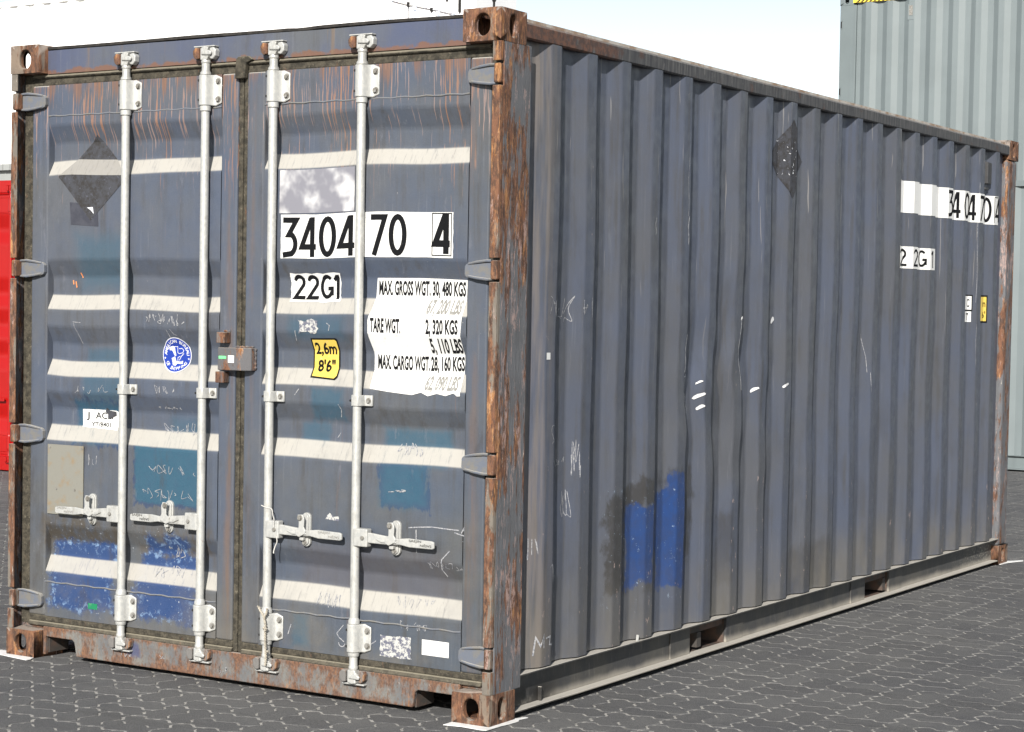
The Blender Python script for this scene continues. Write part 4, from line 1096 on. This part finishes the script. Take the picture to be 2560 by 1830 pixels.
scrib(D1, scr(-1.60, .50, .05, .055, 2, 15)+scr(-1.67, .42, .20, .05, 6, 16)+[[(-1.55, .535), (-1.545, .50), (-1.535, .52), (-1.52, .49), (-1.545, .48)]], .0028)
scrib(D1, [[(-1.305, 1.60)]+arcp(-1.295, 1.61, .012, .016, -90, 250, 12), arcp(-1.288, 1.58, .012, .012, 0, 340, 10), arcp(-1.306, 1.578, .010, .010, 0, 340, 10), [(-1.295, 1.55), (-1.292, 1.50), (-1.296, 1.475), (-1.275, 1.478)]], .0028)
scrib(D1, [arcp(-1.312, .445, .014, .020, 0, 350, 12), [(-1.29, .465), (-1.295, .42)], [(-1.275, .46), (-1.293, .442), (-1.272, .425)], [(-1.29, .55), (-1.285, .36)], arcp(-2.338, .50, .014, .018, 0, 350, 12), [(-2.335, .56), (-2.33, .42)], [(-2.36, .51), (-2.31, .47)]], .0026)
scrib(D2, scr(-1.18, .29, .05, .12, 3, 30), .0026)
scrib(D2, [c for i in range(12) for c in scr(-.155+rs.uniform(-.01, .01), 1.56-i*.043, .055, .03, 2, 40+i)]+[[(-.13, 1.56), (-.128, 1.05)]], .0016)
scrib(D2, [[(-.13, .76), (-.16, .70)], [(-.155, .715), (-.17, .69)], [(-.22, .62), (-.255, .585), (-.262, .545), (-.245, .52)], [(-.405, .690), (-.30, .700), (-.18, .700)], [(-.37, .685), (-.368, .60)], [(-.2, .69), (-.15, .68)]], .0042)
scrib(D2, [[(-.95, .276), (-.965, .235)], [(-.70, .30), (-.73, .265), (-.72, .25), (-.695, .235)], arcp(-.705, .23, .015, .015, 180, 350, 8), [(-.545, .255), (-.575, .235)], [(-.135, .33), (-.138, .285), (-.11, .29)], [(-.14, .35), (-.10, .355)]], .0038)
scrib(D2, scr(-.84, .385, .12, .06, 5, 50)+scr(-.48, .41, .18, .04, 6, 51)+scr(-.44, .325, .13, .035, 5, 52)+scr(-.33, .56, .19, .03, 9, 53), .0018)
scrib(D2, [[(-.80, 1.45), (-.785, 1.44), (-.79, 1.42)], [(-.93, 1.19), (-.95, 1.165)], [(-.74, 1.14), (-.73, 1.12), (-.74, 1.09)], [(-.75, 1.03), (-.765, 1.01)], [(-.95, 1.42), (-.955, 1.38)]]+scr(-.48, .985, .12, .05, 5, 54)+scr(-.50, .825, .08, .012, 3, 55), .003)
scrib(D1, [[(-2.155, 1.605), (-2.152, 1.588)], [(-2.14, 1.600), (-2.135, 1.575)], [(-2.105, 1.635), (-2.10, 1.615)]], .006, 'orange')
o = scrib(si, scr(-1.83+.0, .065, .06, .022, 4, 60)+scr(-1.31, .060, .05, .03, 3, 61)+scr(-1.62, .075, .03, .02, 2, 62), .002); o.location = (0, -.0058, 0)

# ---- side wall marks
def smark(nm, mt, polys, off=.0015, label=None, parent=None):
    def b_(b):
        for P in polys: face2d(b, P)
    return mark(nm, parent or sp_, M[mt], b_, 'side', off, label=label)
npn = smark('number_panel', 'white', [rect(4.045, 5.700, 2.068, 2.238)], .002, 'white number strip on the side wall near the far end')
for c_, x_ in zip('340470', (4.800, 4.972, 5.080, 5.249, 5.355, 5.528)): mark('digit', npn, M['ink'], glyphs(c_, 0, 2.080, .082, .148, 0, .019, [x_]), 'side', .0034)
mark('digit', npn, M['ink'], glyphs('4', 0, 2.085, .080, .140, 0, .018, [5.640]), 'side', .0034)
gb = bmesh.new(); ribbon(gb, [(5.698, 2.231), (5.631, 2.231), (5.631, 2.076)], .004); mark('digit_frame', npn, M['ink'], gb, 'side', .0042)
spn = smark('size_code_panel', 'white', [rect(4.042, 4.600, 1.770, 1.888)], .002, 'white 22G1 strip on the side wall')
for c_, x_ in zip('22G1', (4.140, 4.258, 4.432, 4.520)): mark('digit', spn, M['ink'], glyphs(c_, 0, 1.782, .070, .094, 0, .013, [x_]), 'side', .0034)
cp = smark('code_label', 'ink', [rect(5.21, 5.328, 1.550, 1.645)], .002); smark('label_face', 'white', [rect(5.215, 5.320, 1.558, 1.637)], .003, parent=cp)
tb = text_bm('C', .045, .026, .012); merge_b = bmesh.new(); merge(merge_b, tb, 5.278, 1.575); mark('lettering', cp, M['ink'], merge_b, 'side', .004)
cp = smark('code_label', 'white', [rect(5.21, 5.320, 1.486, 1.548)], .002); tb = text_bm('7', .042, .026, .012); b2 = bmesh.new(); merge(b2, tb, 5.272, 1.496); mark('lettering', cp, M['ink'], b2, 'side', .004)
cp = smark('height_sticker', 'ink', [rect(5.48, 5.598, 1.482, 1.646)], .002); smark('sticker_face', 'yellow', [rect(5.485, 5.589, 1.492, 1.636)], .003, parent=cp)
for s, z in (('m', 1.577), ("6'", 1.510)): tb = text_bm(s, .040, .030, .012); b2 = bmesh.new(); merge(b2, tb, 5.551, z); mark('lettering', cp, M['ink'], b2, 'side', .004)
dg = smark('placard_ghost', 'ghost', [[(2.432, 2.24), (2.617, 2.055), (2.802, 2.24), (2.617, 2.425)]], .002, 'dark diamond placard remains on the side wall')
b_ = bmesh.new(); rr = random.Random(77)
for i in range(26):
    y = 2.49+rr.uniform(0, .16); z = 2.15+rr.uniform(0, .17); face2d(b_, [(y+rr.uniform(-.008, .008), z+rr.uniform(-.007, .007)) for k in range(3)], i*.0001)
mark('paper_scrap', dg, M['badge'], b_, 'side', .004)
smark('sticker', 'white', [rect(.376, .404, 1.328, 1.354)])
# white scuffs where the big letters were
sc_ = [(1.728, 1.152, .036, .013), (1.735, 1.103, .026, .013), (1.727, 1.212, .020, .009), (2.275, 1.165, .030, .014), (2.500, 1.480, .022, .024), (2.598, 1.178, .026, .012), (1.625, 1.235, .016, .006), (2.10, 1.490, .012, .010)]
for i, (y, z, a, c) in enumerate(sc_):
    b_ = bmesh.new(); rr = random.Random(i+5); face2d(b_, [(y+a*math.cos(2*math.pi*k/14)*rr.uniform(.75, 1.1), z+c*math.sin(2*math.pi*k/14)*rr.uniform(.75, 1.1)+.25*(a*math.cos(2*math.pi*k/14))) for k in range(9)])
    mark('paint_scuff', sp_, M['brightblob'], b_, 'side', .003)
b_ = bmesh.new()
for y, z0, z1, w_ in ((1.636, 1.08, 1.25, .010), (1.545, 1.26, 1.42, .005), (2.098, 1.17, 1.485, .007), (1.535, 1.80, 1.92, .010), (1.530, 1.92, 2.17, .004), (1.24, 1.83, 1.90, .006), (3.25, .9, 1.9, .0022), (3.80, .5, 2.1, .0022), (5.35, 1.6, 2.3, .003), (5.36, 1.0, 1.6, .002), (4.62, .9, 2.2, .002)):
    ribbon(b_, [(y+.004*math.sin(k), z0+(z1-z0)*k/8) for k in range(9)], [w_*(.3+.7*abs(math.sin(k*1.3+1))) for k in range(9)])
mark('paint_scuff', sp_, M['chalk'], b_, 'side')
def sl(c): return c
scrib(sp_, scr(.36, 1.52, .44, .10, 7, 90)+[[(.44, 1.49), (.44, 1.55)], [(.50, 1.56), (.51, 1.49), (.54, 1.49), (.56, 1.56)]], .003, 'chalk', 'side')
scrib(sp_, scr(.42, .93, .16, .05, 4, 91)+[arcp(.435, 1.06, .015, .02, -60, 250, 8)+[(.44, 1.02), (.425, 1.01)]]+scr(.60, .95, .05, .16, 4, 92)+scr(.55, .77, .06, .12, 3, 93), .0026, 'chalk', 'side')
scrib(sp_, [[(.335, .215), (.345, .285), (.365, .25), (.385, .29), (.385, .24)], [(.40, .275), (.43, .28), (.425, .25), (.455, .245), (.485, .262)]], .0065, 'chalk', 'side')
scrib(sp_, scr(.30, .62, .05, .08, 3, 94)+scr(.42, .52, .10, .10, 4, 95)+scr(.46, .42, .06, .05, 2, 96)+[[(3.62, 1.42), (3.66, 1.30), (3.67, 1.22)], [(3.69, 1.22), (3.70, 1.12)]], .003, 'chalk', 'side')
# vent cover far end
bm = bmesh.new(); prism(bm, [(XI, 2.445), (-.004, 2.425), (.002, 2.36), (-.004, 2.315), (XI, 2.295)], 5.462, 5.555, 'y')
bm.clear(); box(bm, XI, -.006, 5.495, 5.568, 2.305, 2.44); box(bm, XI, -.020, 5.50, 5.560, 2.27, 2.285)
for v in bm.verts:
    if v.co.x > -.01 and v.co.z > 2.43: v.co.z -= .012
new_obj('vent', bm, m_simple('vent_paint', (.04, .04, .042)), sp_, bevel=.002)

# ---- rope and wire tied to the third rod
bm = bmesh.new(); xr = -1.053
path = [(xr-.030, .020, .338), (xr-.012, .012, .322), (xr+.008, .006, .305), (xr+.017, .004, .282), (xr+.020, .004, .262), (xr+.018, .005, .24), (xr+.019, .005, .20), (xr+.021, .006, .165), (xr+.022, .006, .14), (xr+.021, .004, .112)]
def spline(P, k=10):
    out = []
    for i in range(len(P)-1):
        p0, p1, p2, p3 = [Vector(P[max(0, min(len(P)-1, j))]) for j in (i-1, i, i+1, i+2)]
        for s_ in range(k):
            t = s_/k; out.append(.5*((2*p1)+(-p0+p2)*t+(2*p0-5*p1+4*p2-p3)*t*t+(-p0+3*p1-3*p2+p3)*t**3))
    out.append(Vector(P[-1])); return out
def twist(bm, P, r0, r1, pitch):
    for ph in (0, math.pi):
        d = 0; o = []
        for i, p in enumerate(P):
            if i: d += (p-P[i-1]).length
            a = d/pitch*2*math.pi+ph; o.append(p+Vector((math.cos(a)*r0, math.sin(a)*r0, 0)))
        tube(bm, o, r1, 6)
twist(bm, spline(path, 14), .0026, .0030, .020)
twist(bm, spline([(xr+.020, .010, .335), (xr+.024, .004, .318), (xr+.016, .002, .300), (xr+.018, .003, .28)], 12), .0024, .0028, .018)
for dx, dz in ((-.006, .258), (.010, .256), (.004, .250), (.026, .168)):
    lathe(bm, [(.002, dz-.005), (.007, dz), (.002, dz+.006)], xr+.018+dx*.6, .002, 8)
rope = new_obj('rope', bm, M['rope'], smooth=True); tag(rope, 'frayed grey rope tied round the bottom of the third lock rod', 'rope')
bm = bmesh.new()
tube(bm, spline([(xr-.018, .016, .735), (xr+.004, .017, .728), (xr+.022, .030, .722), (xr+.040, .016, .700), (xr+.052, .008, .684), (xr+.050, .010, .655)], 8), .0018, 6)
tube(bm, spline([(xr+.060, .012, .625), (xr+.062, .016, .60), (xr+.052, .018, .58), (xr+.046, .016, .56), (xr+.048, .014, .552)], 8), .0022, 6)
wire = new_obj('wire', bm, M['wire'], smooth=True); tag(wire, 'thin bent wire looped over the handle of the third lock rod', 'wire')

# ---- white sheets under the corner castings
def sheet(pts, label, lift=None):
    bm = bmesh.new(); A = [bm.verts.new((*p[:2], (p[2] if len(p) > 2 else .004)+.0015)) for p in pts]; bm.faces.new(A)
    r_ = bmesh.ops.extrude_face_region(bm, geom=bm.faces[:]); 
    for v in [e for e in r_['geom'] if isinstance(e, bmesh.types.BMVert)]: v.co.z -= .0022
    bmesh.ops.triangulate(bm, faces=bm.faces[:])
    o = new_obj('packing_sheet', bm, m_simple('white_plastic', (.74, .74, .73), (.6, .6, .59), .5, 12)); tag(o, label, 'plastic sheet', 'white plastic sheets under the container corners')
for z in (0,):
    sheet([(-.158, -.060), (-.09, -.045), (-.0, -.052), (.018, -.044), (.020, .05), (.026, .10), (.028, .16), (.015, .19), (.024, .235), (.010, .238), (-.006, .19), (-.05, .12), (-.16, .05)], 'bent white plastic sheet under the near right bottom corner')
    sheet([(-2.60, -.03), (-2.43, -.035), (-2.26, -.060), (-2.262, -.03), (-2.29, .03), (-2.45, .05), (-2.52, .05)], 'white plastic sheet under the near left bottom corner')
    sheet([(-.05, 5.90), (.012, 5.90), (.02, 6.02), (.07, 6.16), (.055, 6.20), (.01, 6.12), (-.05, 6.05)], 'white plastic sheet under the far right bottom corner')

# ================================================================ other containers
def other(name, corner, L_, H_, wall, post, rz, label, group=None, cast=True, raised=True, pitch_scale=1.0, z0=0.0):
    root = base_container(name, (corner[0], corner[1], z0), L_, H_, None, rz)
    tag(root, label, 'shipping container', group)
    def pl(o): return place(o, root, L_)
    for x0, x1, fx in ((-cw_, 0, 1), (-W, -W+cw_, -1)):
        for y0, y1, fy in ((0, cl, -1), (L_-cl, L_, 1)):
            for z0_, z1_, fz in ((0, ch, -1), (H_-ch, H_, 1)):
                pl(casting(None, post, x0, x1, y0, y1, z0_, z1_, fx, fy, fz))
    for xa, xb in ((-.17, -.002), (-W+.002, -W+.17)):
        for ya_, yb_ in ((.004, .215), (L_-.215, L_-.004)):
            bm = bmesh.new(); box(bm, xa, xb, ya_, yb_, ch, H_-ch); pl(new_obj('corner_post', bm, post, bevel=.004))
    ys = [.2155]; t = .27
    while t < L_-.3:
        ys += [t, t+.068, t+.138, t+.206]; t += PI_*pitch_scale
    ys.append(L_-.2155); xs = [XI]
    for k in range((len(ys)-2)//4): xs += [XI, XO, XO, XI]
    xs.append(XI)
    for mir in (False, True):
        bm = bmesh.new(); A = []; B_ = []
        for x, y in zip(xs, ys):
            x = x if not mir else -W-x
            A.append(bm.verts.new((x, y, .160))); B_.append(bm.verts.new((x, y, H_-.09)))
        for i in range(len(ys)-1): bm.faces.new((A[i], A[i+1], B_[i+1], B_[i]))
        pl(new_obj('side_panel', bm, wall))
        bm = bmesh.new()
        def bx(xa, xb, *r_):
            if mir: xa, xb = -W-xb, -W-xa
            box(bm, xa, xb, *r_)
        bx(-.06, 0, cl+.001, L_-cl-.001, H_-.088, H_-.03); pl(new_obj('top_rail', bm, post, bevel=.003))
        bm = bmesh.new(); bx(-.05, -.035, cl+.001, L_-cl-.001, .03, .152); bx(-.055, 0, cl+.001, L_-cl-.001, .152, .160); bx(-.055, 0, cl+.001, L_-cl-.001, .018, .03); pl(new_obj('bottom_rail', bm, post))
    for ya_, yb_ in ((.03, .06), (L_-.06, L_-.03)):
        bm = bmesh.new(); box(bm, -W+.171, -.171, ya_, yb_, .05, H_-.02); pl(new_obj('end_wall', bm, wall))
    bm = bmesh.new(); box(bm, -W+.062, -.062, .061, L_-.061, H_-.04, H_-.03); pl(new_obj('roof', bm, wall))
    bm = bmesh.new(); box(bm, -W+.062, -.062, .2, L_-.2, .08, .15); pl(new_obj('floor_frame', bm, post))
    return root, pl
RZ = -math.pi/2
# local y -> world +x, local x=0 face -> world -y side; local origin at the left end of the facing wall
other('shipping_container', (-5.75, 17.30), 12.192, 2.591, GREY['wall'], GREY['post'], RZ, 'long pale grey-green container underneath the hazard-striped one behind the far right')
gu, gpl = other('shipping_container', (-5.75, 17.30), 12.192, 2.896, GREY['wall'], GREY['post'], RZ, 'tall pale grey-green container on top of its stack with hazard stripes under its top rail', z0=2.591)
other('shipping_container', (-3.50, 13.27), 6.058, 2.896, GREY['wall'], GREY['post'], RZ, 'single pale grey-green container standing on the paving right behind the rusty far post')
# hazard stripes and vent on the upper grey one
yel = m_simple('hazard_yellow', (.75, .55, .06)); blk = M['hole']
bm = bmesh.new(); H_ = 2.896
for k in range(14):
    y0 = .185+k*.055; a, b = y0, y0+.0275
    fcs = [(a, H_-.092), (b, H_-.092), (b+.05, H_-.045), (a+.05, H_-.045)]
    for q, mi in ((fcs, 0), ([(b, H_-.092), (b+.0275, H_-.092), (b+.0775, H_-.045), (b+.05, H_-.045)], 1)):
        fc = bm.faces.new([bm.verts.new((.0045, y, z)) for y, z in q]); fc.material_index = mi
fc = bm.faces.new([bm.verts.new((.0035, y, z)) for y, z in ((.17, H_-.094), (.75, H_-.094), (.75, H_-.04), (.17, H_-.04))]); fc.material_index = 0
gpl(new_obj('hazard_stripe', bm, [yel, blk]))
bm = bmesh.new(); box(bm, XI, .000, .875, .955, 2.545, 2.735); v_ = gpl(new_obj('vent', bm, GREY['wall'], bevel=.004))
bm = bmesh.new(); box(bm, .001, .004, .893, .940, 2.60, 2.72); new_obj('vent_flap', bm, M['bolt'], v_)
bm = bmesh.new()
for zz in (2.58, 1.75):
    box(bm, -.001, .004, .010, .034, zz-.09, zz-.082); box(bm, -.001, .004, .010, .034, zz+.0, zz+.008); box(bm, -.001, .003, .012, .030, zz-.08, zz-.002, 1); box(bm, -.001, .004, .030, .036, zz-.09, zz+.008)
gpl(new_obj('post_slot', bm, [GREY['wall'], M['hole']]))
# white stack at the upper left
other('shipping_container', (-14.44, 11.20), 6.058, 2.591, WHITE['wall'], WHITE['post'], RZ, 'white container at the bottom of the stack behind the red one')
other('shipping_container', (-14.44, 11.20), 6.058, 2.591, WHITE['wall'], WHITE['post'], RZ, 'bright white container on top of its stack at the upper left', z0=2.591)
sh = empty('storage_shed', (-12.5, 10.4, 0)); tag(sh, 'pale grey shed with a ribbed fascia showing above the red container', 'shed')
SG = m_plain_paint('shed_grey', (.26, .27, .265), (.22, .22, .215))
bm = bmesh.new(); box(bm, -2.0, 2.6, -.5, .5, 0, 2.985); new_obj('wall', bm, SG, sh)
for i in range(42):
    bm = bmesh.new(); box(bm, -2.06+i*.112, -2.06+i*.112+.104, -.56, -.502, 2.985, 3.055); new_obj('fascia_panel', bm, SG, sh)
bm = bmesh.new(); box(bm, -2.06, 2.66, -.50, .56, 3.0, 3.05); new_obj('roof', bm, SG, sh)
# white cabin with pilasters, cable and pipes right of the white stack
WC = m_plain_paint('cabin_white', (.86, .86, .86), (.8, .8, .8)); WP = m_plain_paint('cabin_channel_shade', (.52, .60, .72), (.48, .56, .68))  # WP: bluish shade of the wall recesses, painted in as pale blue
CO = Vector((-7.8, 11.6, 0))
cb = empty('site_cabin', CO); tag(cb, 'tall white cabin wall with recessed channels, their bluish shade painted on, above the door header', 'cabin')
def cpart(name, bm, mat):
    for v in bm.verts: v.co -= CO
    return new_obj(name, bm, mat, cb)
chn = ((-8.371, -8.304), (-8.050, -7.990), (-7.745, -7.695), (-7.555, -7.500))
bm = bmesh.new(); box(bm, -8.375, -7.25, 11.26, 12.0, 0, 6.0); cpart('cabin_wall', bm, WC)
for a, b in ((-8.304, -8.050), (-7.990, -7.745), (-7.695, -7.555), (-7.500, -7.25)):
    bm = bmesh.new(); box(bm, a, b, 11.20, 11.2598, .3, 5.9); cpart('wall_board', bm, WC)
for a, b in chn:
    bm = bmesh.new(); box(bm, a+.001, b-.001, 11.248, 11.2595, .3, 5.9); cpart('channel_shade_strip', bm, WP)
bm = bmesh.new(); tube(bm, [(-8.304, 11.185, 4.76), (-8.085, 11.185, 4.70), (-7.79, 11.185, 4.634), (-7.42, 11.185, 4.54)], .005, 6); cpart('cable', bm, M['torn'])
bm = bmesh.new(); tube(bm, [(-8.085, 11.185, 4.70), (-8.085, 11.185, 4.2)], .005, 6); cpart('cable', bm, M['torn'])
for x, z, w_, h_ in ((-8.085, 4.705, .010, .025), (-7.79, 4.63, .010, .02), (-7.60, 4.74, .010, .03), (-7.44, 4.66, .010, .08), (-7.36, 4.725, .05, .008)):
    bm = bmesh.new(); box(bm, x-w_, x+w_, 11.172, 11.199, z-h_, z+h_); cpart('cable_clip', bm, M['hole'])
lp = bmesh.new(); lathe(lp, [(.018, 0), (.014, 4.0), (.012, 4.66)], 0, 0, 10)
lathe(lp, [(.015, 4.66), (.036, 4.72), (.040, 4.86), (.02, 4.90)], 0, 0, 10)
o = new_obj('floodlight_pole', lp, M['hole'], loc=(-7.03, 11.2, 0)); tag(o, 'thin dark pole standing behind the near top corner casting', 'pole')

# red container on the left
Lr = 2.991
red = base_container('shipping_container', (-8.40, 6.40, 0), Lr, H, None)
tag(red, 'bright red container standing behind the left edge of the blue-grey container', 'shipping container')
RM = RED['wall']
def rpl(o): return place(o, red, Lr)
for x0, x1, fx in ((-cw_, 0, 1), (-W, -W+cw_, -1)):
    for y0, y1, fy in ((0, cl, -1), (Lr-cl, Lr, 1)):
        for z0, z1, fz in ((0, ch, -1), (H-ch, H, 1)): rpl(casting(None, RM, x0, x1, y0, y1, z0, z1, fx, fy, fz))
for xa, xb in ((-.075, -.002), (-W+.002, -W+.075)):
    for ya_, yb_ in ((.004, .2), (Lr-.2, Lr-.004)):
        bm = bmesh.new(); box(bm, xa, xb, ya_, yb_, ch, H-ch); rpl(new_obj('corner_post', bm, RM, bevel=.006))
bm = bmesh.new(); box(bm, -W+.163, -.163, .055, .15, 2.471, 2.58); rpl(new_obj('door_header', bm, RM, bevel=.004))
bm = bmesh.new(); box(bm, -W+.163, -.163, .055, .15, .012, .134); rpl(new_obj('door_sill', bm, RM, bevel=.004))
for x0, x1, s0, s1 in ((-2.366, -1.246, -2.272, -1.330), (-1.200, -.073, -1.112, -.165)): rpl(door_leaf(None, x0, x1, s0, s1, RM, detail=False))
rr_ = rod_assembly(1, RM, RM, RM, False)
for i, x in enumerate((-1.816, -1.394, -1.053, -.632)):
    o = rr_ if i == 0 else copy_tree(rr_); o.parent = red; o.location = (x+W/2, YR-Lr/2, 0)
for xa, xb in ((-.05, -.01), (-W+.01, -W+.05)):
    bm = bmesh.new(); box(bm, xa, xb, .2005, Lr-.2005, .02, H-.04); rpl(new_obj('side_panel', bm, RM))
bm = bmesh.new(); box(bm, -W+.051, -.051, .16, Lr-.03, H-.05, H-.03); rpl(new_obj('roof', bm, RM))
bm = bmesh.new(); box(bm, -W+.051, -.051, .16, Lr-.1, .08, .16); rpl(new_obj('floor_frame', bm, RM))
bm = bmesh.new(); box(bm, -W+.163, -.163, Lr-.06, Lr-.03, .05, H-.06); rpl(new_obj('end_wall', bm, RM))
# never deeper than thing > part > sub-part
def depth(o):
    d = 0
    while o.parent is not None: o = o.parent; d += 1
    return d
for o in list(COL.objects):
    while depth(o) > 2:
        p = o.parent; o.location = Vector(o.location)+Vector(p.location); o.parent = p.parent
for o in COL.objects:
    if o.name.split('.')[0] in ('chalk_mark', 'weld_seam', 'paper_scrap', 'paint_scuff', 'lettering', 'maker_name', 'eagle_emblem') and o.parent is not None: o['kind'] = 'stuff'
